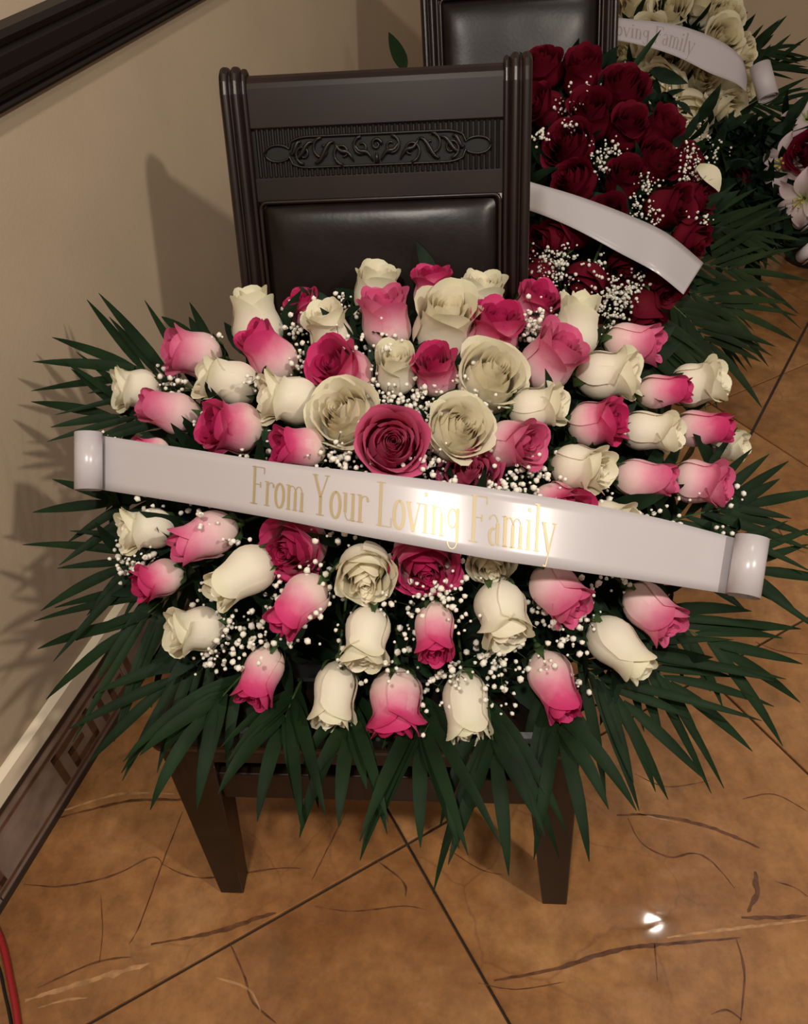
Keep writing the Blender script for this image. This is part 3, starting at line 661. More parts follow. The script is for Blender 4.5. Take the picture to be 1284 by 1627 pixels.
fr1([(380, 590, 1.16, 310, 540, 1.17, .45, 'short palm tips poking up at the upper left of the roses')], droop=.05, n=3)

def ellipsoid(name, c, ex, ey, ez, m, parent=None, nu=28, nv=16, bumpy=.06):
    V = []; Fc = []
    for j in range(nv + 1):
        th = math.pi * j / nv
        for i in range(nu):
            a = 2 * math.pi * i / nu; q = Vector((math.sin(th) * math.cos(a), math.sin(th) * math.sin(a), math.cos(th)))
            q *= 1 + bumpy * noise.noise(q * 3 + c)
            V.append(ex * q.x + ey * q.y + ez * q.z)
    for j in range(nv):
        for i in range(nu):
            k = (i + 1) % nu; Fc.append((j * nu + i, j * nu + k, (j + 1) * nu + k, (j + 1) * nu + i))
    o = link(name, mesh(name, V, Fc, True), m, parent); o.location = c; return o
FL = leaf_me(.16, .03, .2, 5, 'filler'); 
def filler(name, samples, label, L=.06, m='leaf_fill'):
    mb = MB(); base = [v.co.copy() for v in FL.vertices]; fc = [tuple(p.vertices) for p in FL.polygons]
    o0 = samples[0][0]
    for p, ax in samples:
        mm = basis(ax, random.uniform(0, 6.28)) @ Matrix.Rotation(R(random.uniform(20, 75)), 3, 'X'); s = L * random.uniform(.6, 1.4)
        mb.add([p - o0 + (mm @ v) * s for v in base], fc)
    o = link(name, mesh(name, mb.V, mb.F, True), MAT[m]); o.location = o0
    return tag(o, label, 'greenery', kind='stuff')
# foam block that carries the spray: wedge on the seat against the chair back
cS = Matrix.Rotation(CY1, 3, 'Z')
e2 = cS @ Vector((0, .87, .49)); e1 = cS @ Vector((1, 0, 0)); e3 = e1.cross(e2)
oc = at(650, 800, 1.135)
holder = empty('flower_holder', oc); tag(holder, 'dark foam mound in a black tray under the pink and white roses', 'flower holder')
ellipsoid('foam', Vector((0, 0, 0)), e1 * .37, e2 * .27, e3 * .10, MAT['foam'], holder)
_t = MB(); _t.sweep([[(-.17 - g, .06 - g, z), (.17 + g, .06 - g, z), (.15 + g, .40 + g, z), (-.15 - g, .40 + g, z)] for z, g in ((.489, 0), (.52, .012), (.521, .008), (.50, 0))])
tray = _t.build('tray', MAT['black_plastic'], holder); tray.matrix_parent_inverse = Matrix.Translation(-oc)
tray.location = CH1; tray.rotation_euler[2] = CY1
rnd = random.Random(3)
def pick_px():
    while True:
        x, y = rnd.uniform(160, 1170), rnd.uniform(450, 1160)
        if ((x - 660) / 505) ** 2 + ((y - 805) / 345) ** 2 < 1: return x, y
sm = []
for k in range(700):
    x, y = pick_px(); p = at(x, y, dome1(x, y) + rnd.uniform(.05, .09)); sm.append((p, aim(p, math.degrees(math.atan2(-(y - 780), x - 655)), 45)))
filler('filler_greenery', sm, 'dark green filler leaves between the pink and white roses')

# baby's breath
ICO = bmesh.new(); bmesh.ops.create_icosphere(ICO, subdivisions=1, radius=1); ICV = [v.co.copy() for v in ICO.verts]; ICF = [tuple(v.index for v in f.verts) for f in ICO.faces]; ICO.free()
def breath(label, clusters, size, rnd, seat_dir):
    root_p = clusters[0][0]; bl = MB(); st = MB()
    for p, n, spread in clusters:
        q0 = p - seat_dir(p) * .05
        for k in range(n):
            q = p + Vector((rnd.gauss(0, 1), rnd.gauss(0, 1), rnd.gauss(0, 1))) * spread
            s = size * rnd.choice((.55, .7, .85, 1, 1.25)) ; sd = rnd.uniform(0, 50)
            V = [q - root_p + v * s * (1 + .45 * noise.noise(v * 2.3 + Vector((sd, 0, 0)))) for v in ICV]; bl.add(V, ICF)
            if k % 2 == 0: st.tube([q0 - root_p, q0.lerp(q, .5) - root_p + Vector((rnd.gauss(0, 1), rnd.gauss(0, 1), rnd.gauss(0, 1))) * .003, q - root_p], .00045, 3)
    e = empty('baby_breath', root_p); tag(e, label, 'flowers', kind='stuff')
    o = bl.build('blossoms', MAT['breath'], e, smooth=True); o['kind'] = 'stuff'
    o = st.build('stems', MAT['breath_stem'], e); o['kind'] = 'stuff'
cl = []
def clear(x, y, k=.40):
    return all(((x - r[0]) ** 2 + (y - r[1]) ** 2) ** .5 > r[4] * k for r in ROSES)
tries = 0
hot = [(640, 640, 120), (690, 660, 80), (680, 640, 70), (660, 650, 100), (590, 620, 60), (800, 750, 60), (700, 740, 60), (520, 745, 50), (470, 1000, 90), (600, 950, 130), (760, 1060, 110), (850, 1010, 90), (400, 980, 60), (820, 770, 70), (560, 740, 70), (850, 520, 40), (540, 520, 60), (900, 960, 70), (700, 940, 80),
       (480, 500, 40), (330, 1030, 40), (250, 600, 35), (230, 890, 40), (1020, 830, 40), (720, 760, 50), (500, 570, 40)]
while len(cl) < 380 and tries < 12000:
    tries += 1
    if rnd.random() < .82:
        h = rnd.choice(hot); x, y = rnd.gauss(h[0], h[2] * .6), rnd.gauss(h[1], h[2] * .5)
    else: x, y = pick_px()
    if ((x - 660) / 500) ** 2 + ((y - 795) / 345) ** 2 > 1: continue
    if not clear(x, y) and rnd.random() > .06: continue
    p = at(x, y, dome1(x, y) + rnd.uniform(-.012, .035)); cl.append((p, rnd.randint(4, 7), .0105))
for x, y, d in ((850, 500, -.05), (860, 520, -.05), (838, 515, -.05), (545, 540, -.05), (612, 545, -.05), (625, 552, -.05), (320, 830, -.04), (400, 610, -.04), (630, 1070, -.04)):
    cl.append((at(x, y, dome1(x, y) + d), 7, .010))
breath('tiny white baby\'s breath scattered among the pink and white roses', cl, .0034, rnd, lambda p: (CAM - p).normalized())

# ------------------------------------------------------------------ ribbons
def crv(P, n=12):
    Q = []
    for a in range(len(P) - 1):
        p0, p1, p2, p3 = P[max(a - 1, 0)], P[a], P[a + 1], P[min(a + 2, len(P) - 1)]
        for k in range(n):
            t = k / n; Q.append(.5 * ((2 * p1) + (p2 - p0) * t + (2 * p0 - 5 * p1 + 4 * p2 - p3) * t * t + (3 * p1 - p0 - 3 * p2 + p3) * t ** 3))
    Q.append(P[-1]); return Q
def ribbon(rows, label, group, matn, name='white_ribbon', thick=.0006):
    """rows: (top point, bottom point) along the band; returns root, sampler(s 0..1, t 0..1 up)"""
    T = crv([r[0] for r in rows]); B = crv([r[1] for r in rows]); o0 = (T[0] + B[0]) / 2
    root = empty(name, o0); tag(root, label, 'ribbon', group)
    V = []; Fc = []; uvn = 6; n = len(T)
    for i in range(n):
        d = (T[min(i + 1, n - 1)] - T[max(i - 1, 0)]).normalized(); nn = d.cross(T[i] - B[i]).normalized()
        for k in range(uvn + 1): V.append(B[i].lerp(T[i], k / uvn) - o0)
    for i in range(n - 1):
        for k in range(uvn): Fc.append((i * (uvn + 1) + k, (i + 1) * (uvn + 1) + k, (i + 1) * (uvn + 1) + k + 1, i * (uvn + 1) + k + 1))
    o = link('band', mesh('band', V, Fc, True), MAT[matn], root)
    so = o.modifiers.new('thickness', 'SOLIDIFY'); so.thickness = thick; so.offset = 0
    cum = [0]
    for i in range(1, n): cum.append(cum[-1] + ((T[i] + B[i]) / 2 - (T[i - 1] + B[i - 1]) / 2).length)
    def smp(s, t, off=.0009):
        s = max(0, min(cum[-1] - 1e-6, s)); i = 0
        while cum[i + 1] < s: i += 1
        f = (s - cum[i]) / (cum[i + 1] - cum[i]); a = T[i].lerp(T[i + 1], f); b = B[i].lerp(B[i + 1], f)
        nn = (T[i + 1] - T[i]).cross(a - b).normalized()
        if nn.dot(CAM - a) < 0: nn = -nn
        return b.lerp(a, t) + nn * off - o0
    return root, smp, cum[-1], o0
def roll(root, o0, base, axis, tang, norm, r, width, matn, turns=2.2, flip=1):
    """a scroll: spiral of ribbon round 'axis' (unit), starting at base on the band edge"""
    V = []; Fc = []; n = int(26 * turns); c = base + norm * r
    for i in range(n + 1):
        u = i / n; a = u * turns * 2 * math.pi; q = r * (1 - .42 * u)
        p = c + (-norm * math.cos(a) + tang * math.sin(a)) * q
        for k in (-.5, .5): V.append(p + axis * width * k - o0)
    for i in range(n): Fc.append((2 * i, 2 * i + 2, 2 * i + 3, 2 * i + 1))
    o = link('roll', mesh('roll', V, Fc, True), MAT[matn], root)
    so = o.modifiers.new('thickness', 'SOLIDIFY'); so.thickness = .0008; so.offset = 0
# stroke lettering, tall condensed roman with thick stems and hairline joins
TH, TN = .085, .035
def arc(cx, cy, rx, ry, a0, a1, n=14): return [(cx + rx * math.cos(R(a0 + (a1 - a0) * k / n)), cy + ry * math.sin(R(a0 + (a1 - a0) * k / n))) for k in range(n + 1)]
def sf(x, y, w=.13): return ([(x - w, y), (x + w, y)], TN)
GLY = {
 'F': (.50, [([(.14, 0), (.14, 1)], TH), ([(.04, .98), (.48, .98)], TN), ([(.14, .53), (.36, .53)], TN), sf(.14, .015), ([(.48, .98), (.48, .82)], TN), ([(.36, .6), (.36, .45)], TN)]),
 'Y': (.54, [([(.06, 1), (.27, .45)], TH), ([(.48, 1), (.27, .45)], TN), ([(.27, .47), (.27, 0)], TH), sf(.08, .985, .09), sf(.46, .985, .08), sf(.27, .015)]),
 'L': (.48, [([(.14, 0), (.14, 1)], TH), sf(.14, .985), ([(.03, .015), (.46, .015)], TN), ([(.46, .015), (.46, .22)], TN)]),
 'r': (.34, [([(.11, 0), (.11, .64)], TH), sf(.11, .015, .10), sf(.06, .63, .05), (arc(.24, .46, .12, .16, 170, 45), TN), ([(.31, .58), (.33, .50)], TH * .8)]),
 'o': (.40, [(arc(.2, .32, .14, .31, 80, 280), TH), (arc(.2, .32, .14, .31, -80, 80), TH), (arc(.2, .32, .14, .31, 80, 100, 3), TN)]),
 'm': (.66, [([(.11, 0), (.11, .64)], TH), sf(.06, .63, .05), (arc(.22, .44, .11, .18, 170, 10), TN), ([(.33, 0), (.33, .48)], TH), (arc(.44, .44, .11, .18, 170, 10), TN), ([(.55, 0), (.55, .48)], TH), sf(.11, .015, .08), sf(.33, .015, .08), sf(.55, .015, .08)]),
 'n': (.44, [([(.11, 0), (.11, .64)], TH), sf(.06, .63, .05), (arc(.22, .44, .11, .18, 170, 10), TN), ([(.33, 0), (.33, .48)], TH), sf(.11, .015, .08), sf(.33, .015, .08)]),
 'u': (.44, [([(.10, .64), (.10, .18)], TH), (arc(.215, .18, .115, .17, 180, 350), TN), ([(.33, 0), (.33, .64)], TH), sf(.06, .63, .05), sf(.29, .63, .05), sf(.36, .015, .05)]),
 'v': (.42, [([(.05, .63), (.21, 0)], TH), ([(.37, .63), (.21, 0)], TN), sf(.06, .63, .07), sf(.36, .63, .07)]),
 'i': (.24, [([(.12, 0), (.12, .64)], TH), sf(.12, .015, .09), sf(.07, .63, .05), ([(.12, .80), (.12, .89)], TH)]),
 'g': (.42, [(arc(.19, .42, .12, .20, 0, 360, 22), TN * 1.6), ([(.33, .64), (.33, -.05)], TH), (arc(.2, -.05, .13, .17, 0, -170), TN)]),
 'a': (.40, [(arc(.18, .46, .12, .17, 160, 10), TN), ([(.30, .47), (.30, .04)], TH), (arc(.19, .18, .11, .17, 70, 290), TH * .8), sf(.33, .02, .05)]),
 'l': (.24, [([(.12, 0), (.12, 1)], TH), sf(.12, .015, .09), sf(.07, .985, .05)]),
 'y': (.44, [([(.06, .63), (.23, .02)], TH), ([(.40, .63), (.16, -.28)], TN), sf(.07, .63, .07), sf(.38, .63, .06), ([(.16, -.28), (.08, -.26)], TH * .7)]),
 ' ': (.22, []),
}
def lettering(text, root, smp, s0, s1, t0, t1, matn):
    total = sum(GLY[c][0] for c in text); V = []; Fc = []; x = 0; asp = (s1 - s0) / total
    def mp(u, v): return smp(s0 + u * asp, t0 + (t1 - t0) * v)
    hgt = (t1 - t0)
    for c in text:
        for pts, w in GLY[c][1]:
            P = [(x + p[0], p[1]) for p in pts]
            if len(P) == 2: P = [P[0], ((P[0][0] + P[1][0]) / 2, (P[0][1] + P[1][1]) / 2), P[1]]
            b = len(V)
            for i, p in enumerate(P):
                a_ = P[max(i - 1, 0)]; b_ = P[min(i + 1, len(P) - 1)]; dx, dy = b_[0] - a_[0], b_[1] - a_[1]; l = math.hypot(dx, dy) or 1
                nx, ny = -dy / l * w * .5, dx / l * w * .5 * .6
                V += [mp(p[0] + nx, p[1] + ny), mp(p[0] - nx, p[1] - ny)]
            for i in range(len(P) - 1): Fc.append((b + 2 * i, b + 2 * i + 1, b + 2 * i + 3, b + 2 * i + 2))
        x += GLY[c][0]
    link('lettering', mesh('lettering', V, Fc), MAT[matn], root)

# sash over the front spray: convex over the roses
R1 = [((160, 692, 1.012), (160, 778, 1.008)), ((300, 713, .952), (298, 800, .946)), ((450, 736, .896), (446, 826, .887)), ((560, 748, .867), (556, 848, .857)), ((680, 762, .849), (676, 870, .838)),
      ((800, 779, .845), (795, 891, .833)), ((930, 800, .861), (924, 909, .849)), ((1050, 824, .892), (1042, 926, .881)), ((1172, 856, .931), (1158, 944, .921))]
rows = [(at(*a), at(*b)) for a, b in R1]
rb, smp, Ls, o0 = ribbon(rows, 'white satin ribbon with golden words across the pink and white roses', 'funeral ribbons', 'ribbon')
lettering('From Your Loving Family', rb, smp, Ls * .285, Ls * .712, .20, .88, 'gold')
def end_roll(rb, o0, rows, k, r, matn, sign):
    t, b = rows[k]; t2, b2 = rows[1 if k == 0 else -2]
    ax = (t - b).normalized(); wdt = (t - b).length * 1.04; c = (t + b) / 2; tg = (c - (t2 + b2) / 2).normalized(); tg = (tg - ax * tg.dot(ax)).normalized()
    nn = ax.cross(tg).normalized()
    if nn.dot(CAM - c) < 0: nn = -nn
    roll(rb, o0, c, ax, tg, nn, r, wdt, matn)
end_roll(rb, o0, rows, 0, .0185, 'ribbon', 1); end_roll(rb, o0, rows, -1, .0205, 'ribbon', 1)

# ------------------------------------------------------------------ dark red roses on the chair behind
def dome2(px, py):
    r2 = ((px - 930) / 300) ** 2 + ((py - 290) / 240) ** 2
    return 1.86 - .0011 * max(0, py - 270) + .0002 * (270 - min(py, 270)) - .12 * (1 - min(r2, 1.3))
RED = [(862, 112, 110, 55, 60, 'dark red rose in the top corner beside the near chair post'), (925, 123, 95, 55, 62, 'dark red rose at the top against the rear chair back'),
 (868, 172, 150, 50, 58, 'shadowed red rose by the near chair post, second from the top'), (985, 150, 75, 55, 72, 'bright red rose at the top right, next to the rear chair post'),
 (938, 188, 100, 40, 66, 'red rose below the topmost one, in the middle of the red bunch'), (905, 236, 130, 35, 70, 'large dark red rose left of the middle of the red bunch'),
 (1045, 212, 50, 55, 58, 'red rose touching the white flowers at the right'), (995, 207, 70, 45, 58, 'red rose between the top right one and the one by white flowers'),
 (1040, 260, 40, 55, 62, 'red rose left of the right hand baby\'s breath tuft'), (990, 287, 80, 40, 56, 'round red bud in the middle of the red bunch'),
 (915, 290, 140, 45, 60, 'red rose just above the left part of the plain ribbon'), (1058, 330, 10, 55, 62, 'red rose above the bend of the plain ribbon'),
 (1098, 316, 5, 65, 58, 'outermost red rose on the right, above the ribbon end'), (1094, 380, -15, 65, 56, 'dark red rose at the ribbon\'s end on the right'),
 (905, 372, 200, 50, 62, 'red rose just below the left part of the plain ribbon'), (930, 450, 250, 50, 66, 'lowest bright red rose near the near chair post'),
 (1022, 490, 290, 65, 56, 'red rose at the bottom of the red bunch above a pink bud'), (1050, 448, 310, 55, 60, 'dark red rose tucked under the ribbon end'),
 (998, 420, 280, 45, 60, 'very dark red rose under the middle of the plain ribbon'), (858, 440, 220, 55, 54, 'red rose sliver showing at the lower post edge'),
 (1085, 262, 25, 62, 52, 'dark red rose behind the right hand baby\'s breath tuft'), (965, 345, 90, 25, 56, 'red rose mostly covered by the plain ribbon'), (872, 385, 190, 45, 54, 'dark red rose beside the post under the ribbon')]
for k, (x, y, a, tl, w, lab) in enumerate(RED):
    d = dome2(x, y); p = at(x, y, d)
    rose('red_rose', p, aim(p, a, tl), w * d / F * 1.1, (O_, V_, F_, O_, V_)[k % 5], 'red', lab, 'rose', 'dark red roses on the rear chair', stem=.12)
c2 = at(915, 300, 2.02)
h2 = empty('flower_holder', c2); tag(h2, 'dark foam mound on the rear seat, under the red roses', 'flower holder')
ellipsoid('foam', Vector((0, 0, 0)), Vector((.33, 0, 0)), Vector((0, .87, .49)) * .30, Vector((0, -.49, .87)) * .14, MAT['foam'], h2)
MB().box(-.16, .16, -.16, .16, -.02, .03).build('tray', MAT['black_plastic'], h2).location = Vector((.375, 1.80, .53)) - c2
rnd = random.Random(11); sm = []
for k in range(420):
    while True:
        x, y = rnd.uniform(740, 1130), rnd.uniform(90, 520)
        if ((x - 940) / 195) ** 2 + ((y - 300) / 215) ** 2 < 1: break
    p = at(x, y, dome2(x, y) + rnd.uniform(.04, .10)); sm.append((p, aim(p, rnd.uniform(0, 360), 45)))
filler('filler_greenery', sm, 'dark filler leaves between the red roses', L=.075)
cl = []
for x, y, s, n in ((900, 160, 22, 8), (908, 200, 14, 6), (862, 215, 12, 7), (968, 240, 26, 14), (952, 268, 14, 6), (1096, 250, 16, 16), (1092, 285, 14, 12), (1028, 290, 14, 10), (1010, 330, 14, 8), (1108, 345, 12, 8), (880, 410, 26, 22), (870, 450, 24, 20),
                   (905, 470, 30, 16), (985, 470, 26, 26), (960, 490, 30, 26), (1010, 455, 16, 14), (950, 420, 22, 10), (940, 150, 16, 5), (1040, 345, 12, 6)):
    for k in range(n):
        xx, yy = rnd.gauss(x, s * .6), rnd.gauss(y, s * .6)
        cl.append((at(xx, yy, dome2(xx, yy) - rnd.uniform(.02, .06)), rnd.randint(3, 5), .008))
breath('tiny white baby\'s breath among the dark red roses', cl, .0032, rnd, lambda p: (CAM - p).normalized())
R2 = [((780, 270, 1.66), (780, 318, 1.66)), ((846, 290, 1.635), (846, 336, 1.62)), ((920, 312, 1.60), (912, 363, 1.575)), ((1000, 342, 1.59), (985, 402, 1.55)), ((1062, 372, 1.575), (1042, 433, 1.52)), ((1118, 418, 1.60), (1086, 468, 1.545))]
rows = [(at(*a), at(*b)) for a, b in R2]
ribbon(rows, 'plain white ribbon curving across the dark red roses', 'funeral ribbons', 'ribbon')
G2 = 'palm fronds around the red and white flowers'
for a, b, sc, dr, lab in (((1040, 450, 1.66), (1150, 490, 1.68), 1.3, .2, 'palm frond spreading right just below the plain ribbon end'), ((1050, 420, 1.95), (1170, 430, 1.95), 1.3, .15, 'palm frond level with the plain ribbon end'),
        ((1050, 470, 1.64), (1125, 545, 1.62), 1.2, .3, 'palm frond above the far right white and pink roses, over the floor'), ((1010, 480, 1.62), (1060, 570, 1.58), 1.1, .5, 'palm frond drooping between the red and the pink roses'), ((960, 490, 1.60), (1000, 590, 1.56), 1.1, .5, 'palm frond hanging low behind the upper right pink roses'),
        ((1060, 360, 1.97), (1180, 370, 2.0), 1.2, .1, 'palm frond right of the red roses above the ribbon end')):
    frond(at(*a), at(*b), lab, G2, m='leaf_back', n=6, L=.15 * sc, wid=.018, droop=dr, seed=a[0] + b[1])
frond(at(705, 262, 1.98), at(643, 112, 2.0), 'single palm tip poking up left of the rear chair', G2, m='leaf_palm', n=0, L=.115, wid=.036, droop=0, seed=5)
frond(at(975, 150, 1.86), at(1000, 116, 1.84), 'thin palm tip crossing the white flowers beside the rear chair', G2, m='leaf_palm', n=0, L=.11, wid=.014, droop=0, seed=6)

# ------------------------------------------------------------------ white flowers at the back on a metal stand
def dome3(px, py):
    r2 = ((px - 1060) / 160) ** 2 + ((py - 100) / 150) ** 2
    return 2.62 - .0006 * (py - 100) - .14 * (1 - min(r2, 1.3))
WH = [(1012, 14, 110, 40, 62, 'cream flower at the top left of the white bunch by the chair post'), (1062, 26, 90, 35, 58, 'cream flower above the middle of the lettered ribbon'),
 (1112, 12, 80, 50, 50, 'cream flower at the top edge of the photo'), (1146, 30, 60, 50, 50, 'cream ruffled flower at the top right of the white bunch'),
 (1138, 68, 40, 35, 58, 'cream flower right above the grey ribbon bend'), (1172, 84, 10, 60, 44, 'small cream flower at the far right edge of the white bunch'),
 (1006, 95, 160, 45, 60, 'cream flower below the ribbon, against the rear chair post'), (1060, 100, 90, 10, 60, 'cream flower mostly behind the lettered ribbon'),
 (1108, 122, 20, 25, 62, 'ruffled cream flower below the ribbon bend'), (1050, 146, 200, 25, 70, 'greenish white rose lowest left, above the red roses'),
 (1144, 172, -20, 45, 58, 'ruffled cream flower at the lower right of the white bunch'), (1088, 184, -80, 35, 66, 'pale cream flower at the bottom middle of the white bunch'),
 (1082, 222, -90, 60, 54, 'lowest cream flower, right above a red rose'), (1168, 140, 0, 55, 44, 'cream flower just left of the rolled ribbon end'), (1030, 60, 120, 20, 50, 'cream flower peeking out under the ribbon letters')]
for k, (x, y, a, tl, w, lab) in enumerate(WH):
    d = dome3(x, y); p = at(x, y, d)
    rose('cream_flower', p, aim(p, a, tl), w * d / F * 1.2, (O_, F_, O_)[k % 3], 'cream', lab, 'flower', 'cream flowers of the back bunch', stem=.12)
st = empty('flower_stand', (at(1080, 110, 2.82).x, at(1080, 110, 2.82).y, 0)); tag(st, 'dark stand and foam mound holding the cream flowers at the back', 'flower stand')
hz = at(1080, 110, 2.80).z
for k in range(3):
    a = R(90 + k * 120); MB().tube([(0, 0, hz - .05), (.10 * math.cos(a), .10 * math.sin(a), .30), (.24 * math.cos(a), .24 * math.sin(a), 0.006)], .006, 8).build('leg', MAT['black_metal'], st, smooth=True)
ellipsoid('foam', Vector((0, 0, hz)), Vector((.25, 0, 0)), Vector((0, .8, .6)) * .25, Vector((0, -.6, .8)) * .12, MAT['foam'], st)
rnd = random.Random(21); sm = []
for k in range(320):
    a_ = rnd.uniform(0, 6.283); q_ = math.sqrt(rnd.random()); x, y = 1075 + 85 * q_ * math.cos(a_), 110 + 120 * q_ * math.sin(a_)
    p = at(x, y, dome3(x, y) + rnd.uniform(.04, .12)); sm.append((p, aim(p, rnd.uniform(0, 360), 45)))
for k in range(420):
    x, y = rnd.uniform(1110, 1255), rnd.uniform(195, 400); p = at(x, y, 2.52 + rnd.uniform(-.06, .06)); sm.append((p, aim(p, rnd.uniform(0, 360), 50)))
filler('filler_greenery', sm, 'dark filler leaves between and below the cream flowers', L=.10)
cl = [(at(rnd.gauss(1105, 22), rnd.gauss(225, 16), 2.40), 4, .012) for k in range(20)] + [(at(rnd.gauss(1040, 25), rnd.gauss(170, 12), 2.40), 4, .012) for k in range(12)]
breath('tiny white baby\'s breath below the cream flowers', cl, .004, rnd, lambda p: (CAM - p).normalized())
R3 = [((930, 18, 2.33), (930, 58, 2.33)), ((982, 28, 2.32), (980, 64, 2.32)), ((1040, 34, 2.31), (1034, 76, 2.31)), ((1092, 44, 2.32), (1080, 92, 2.32)), ((1146, 66, 2.34), (1128, 116, 2.34)), ((1178, 92, 2.37), (1168, 132, 2.37)), ((1188, 122, 2.41), (1186, 146, 2.40))]
rows = [(at(*a), at(*b)) for a, b in R3]
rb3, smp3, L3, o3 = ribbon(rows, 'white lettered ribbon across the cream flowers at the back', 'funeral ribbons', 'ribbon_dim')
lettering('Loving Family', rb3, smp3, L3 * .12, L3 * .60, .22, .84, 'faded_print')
c = at(1205, 140, 2.41)
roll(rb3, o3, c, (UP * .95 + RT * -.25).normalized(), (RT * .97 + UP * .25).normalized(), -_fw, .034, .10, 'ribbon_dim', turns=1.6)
for a, b, sc, dr, lab in (((1165, 90, 2.68), (1215, 80, 2.70), .9, .1, 'uppermost dark palm frond right of the cream flowers'), ((1170, 120, 2.66), (1228, 105, 2.68), 1.0, .1, 'palm frond above the rolled ribbon end at the back'), ((1170, 170, 2.62), (1235, 170, 2.62), 1.1, .2, 'palm frond behind the rolled ribbon end at the back'),
        ((1160, 200, 2.58), (1235, 225, 2.55), 1.1, .25, 'palm frond below the rolled ribbon end, crossing the lilies'), ((1140, 230, 2.55), (1200, 280, 2.5), 1.2, .3, 'dark palm frond low beside the pale lilies'), ((1120, 250, 2.5), (1160, 320, 2.46), 1.2, .4, 'dark palm frond right of the outermost red roses')):
    frond(at(*a), at(*b), lab, G2, m='leaf_palm', n=6, L=.17 * sc, wid=.018, droop=dr, seed=a[0] + b[1])

# ------------------------------------------------------------------ basket of star lilies at the right edge
def lily_petal(name, Lp=1.0):
    V = []; uv = []; Fc = []; nu, nv = 4, 9
    for j in range(nv + 1):
        for i in range(nu + 1):
            u = 2 * i / nu - 1; v = j / nv; w = .26 * math.sin(math.pi * (v * .9 + .08)) ** .9
            V.append((.05 + .95 * v ** 1.05, u * w, .55 * v - .62 * v ** 3 + .07 * u * u)); uv.append((i / nu, v))
    for j in range(nv):
        for i in range(nu): a = j * (nu + 1) + i; Fc.append((a, a + 1, a + nu + 2, a + nu + 1))
    m = mesh(name, V, Fc, True, uv); m.materials.append(MAT['lily']); return m
LP = lily_petal('lily_petal')
def lily(p, axis, s, label):
    root = bpy.data.objects.new('lily', None); root.empty_display_size = .02; COL.objects.link(root)
    root.matrix_world = Matrix.Translation(p) @ basis(axis, random.uniform(0, 6)).to_4x4() @ Matrix.Scale(s, 4); tag(root, label, 'lily', 'pale lilies at the right edge')
    for k in range(6):
        o = bpy.data.objects.new('petal', LP); COL.objects.link(o); o.parent = root; o.rotation_euler[2] = R(60 * k); o.scale = (1, 1, 1 + .15 * (k % 2))
    m = MB()
    for k in range(5): a = R(72 * k); m.tube([(0, 0, 0), (.06 * math.cos(a), .06 * math.sin(a), .3), (.16 * math.cos(a), .16 * math.sin(a), .5)], [.015, .015, .04], 5)
    m.build('stamens', MAT['stamen'], root, smooth=True)
for x, y, d, a, tl, w, lab in ((1252, 262, 2.42, 170, 35, 50, 'pale lily with a yellow centre, left of the red blooms at the right edge'), (1278, 315, 2.38, 220, 30, 48, 'pale lily below the red blooms at the right edge'),
                               (1282, 190, 2.50, 60, 40, 40, 'pale lily highest at the right edge'), (1206, 250, 2.60, 200, 50, 34, 'small pale lily half hidden in dark leaves'), (1195, 330, 2.58, 250, 55, 30, 'dim pale lily low in the dark leaves')):
    p = at(x, y, d); lily(p, aim(p, a, tl), w * d / F, lab)
for x, y, d, w, lab in ((1286, 245, 2.36, 50, 'red bloom at the right edge between pale lilies'), (1168, 292, 2.50, 40, 'dim red bloom deep in the dark leaves'), (1180, 262, 2.55, 36, 'dusky red bloom in the dark leaves above the dim one')):
    p = at(x, y, d); rose('red_rose', p, aim(p, 150, 30), w * d / F * 1.2, O_, 'red', lab, 'rose', 'red blooms at the right edge', stem=.1)
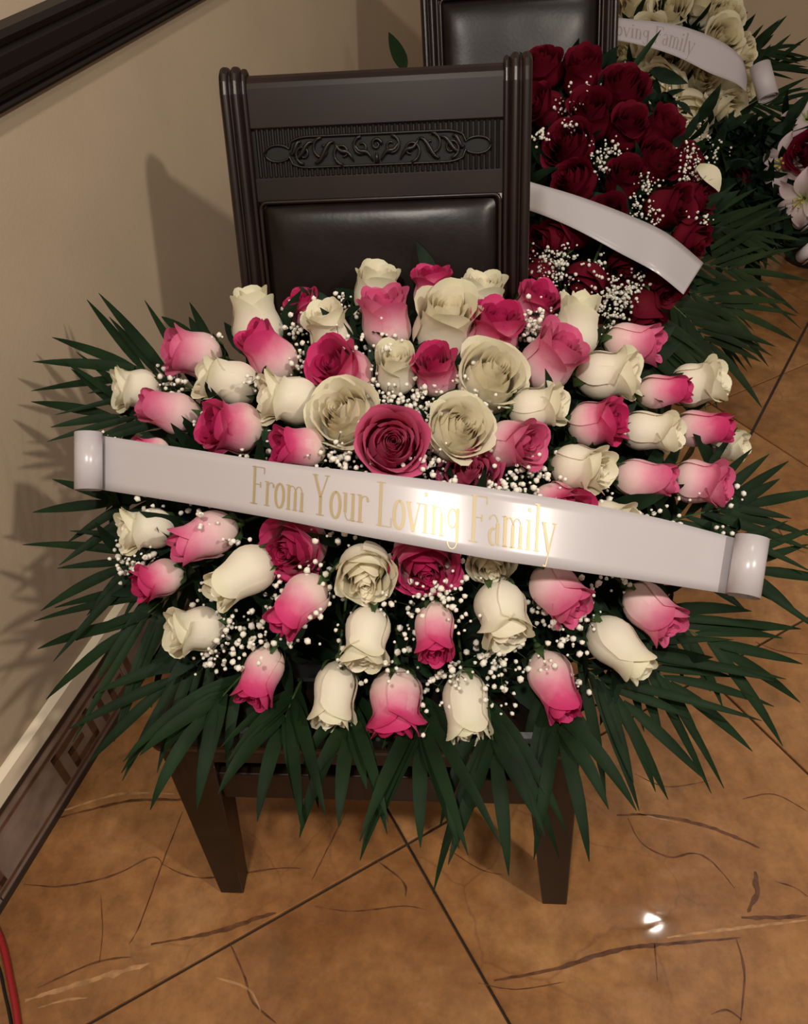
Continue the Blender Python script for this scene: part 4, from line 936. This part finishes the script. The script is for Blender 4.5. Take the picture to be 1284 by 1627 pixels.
# one loose cream petal blade
p = at(1106, 262, 1.70); me = lily_petal('petal'); me.materials.clear(); me.materials.append(MAT['cream_outer'])
lo = link('cream_petal', me, None); tag(lo, 'pointed cream petal sticking out right of the red roses', 'petal')
lo.matrix_world = Matrix.Translation(p) @ Matrix((RT * .66 - UP * .75, (RT * .75 + UP * .66), -_fw)).transposed().to_4x4() @ Matrix.Scale(.075, 4) 
# black pot and ribbon curls on the floor at the right edge
q = onz(1282, 425); pot = empty('flower_pot', (q.x + .04, q.y + .06, 0)); tag(pot, 'black plastic pot with pale rim under the lilies at the right edge', 'flower pot')
MB().sweep([[(r * math.cos(R(20 * k)), r * math.sin(R(20 * k)), z) for k in range(18)] for r, z in ((.085, 0.001), (.11, .10), (.095, .10), (.08, .02))]).build('body', MAT['black_plastic'], pot, smooth=False)
MB().tube([(.113 * math.cos(R(10 * k)), .113 * math.sin(R(10 * k)), .10) for k in range(38)], .005, 6).build('rim', MAT['black_plastic'], pot, smooth=True)
ellipsoid('foam', Vector((0, 0, .20)), Vector((.16, 0, 0)), Vector((0, .15, 0)), Vector((0, 0, .14)), MAT['foam'], pot)
for k in range(3):
    MB().tube([(.02 * k - .02, 0, .30), (.05 * k - .06, -.03, .42), (.06 * k - .10, -.08, .52)], .004, 6).build('stem', MAT['stem'], pot, smooth=True)
for x, y, d, r, lab in ((1281, 360, 2.42, .030, 'loose white ribbon curl above the black pot at the right edge'), (1285, 412, 2.38, .024, 'small white ribbon curl beside the black pot, lowest at the right edge')):
    c = at(x, y, d); rt = empty('ribbon_curl', c); tag(rt, lab, 'ribbon', 'white ribbon curls')
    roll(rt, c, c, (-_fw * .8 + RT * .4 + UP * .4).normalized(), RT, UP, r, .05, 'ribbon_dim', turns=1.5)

# ------------------------------------------------------------------ cables at the lower left
pts = [onz(-60, 1380, .006), onz(-25, 1440, .006), onz(2, 1495, .006), onz(17, 1560, .006), onz(28, 1625, .006), onz(32, 1700, .006)]
tag(MB().tube(crv(pts, 6), .0052, 10).build('power_cable', MAT['red_cable'], smooth=True), 'red cable on the floor at the lower left corner', 'cable')
pts = [onz(-40, 1480, .003), onz(-5, 1530, .003), onz(8, 1580, .003), onz(18, 1630, .003), onz(24, 1700, .003)]
tag(MB().tube(crv(pts, 6), .0022, 8).build('thin_cable', MAT['black_cable'], smooth=True), 'thin black cable beside the red one', 'cable')
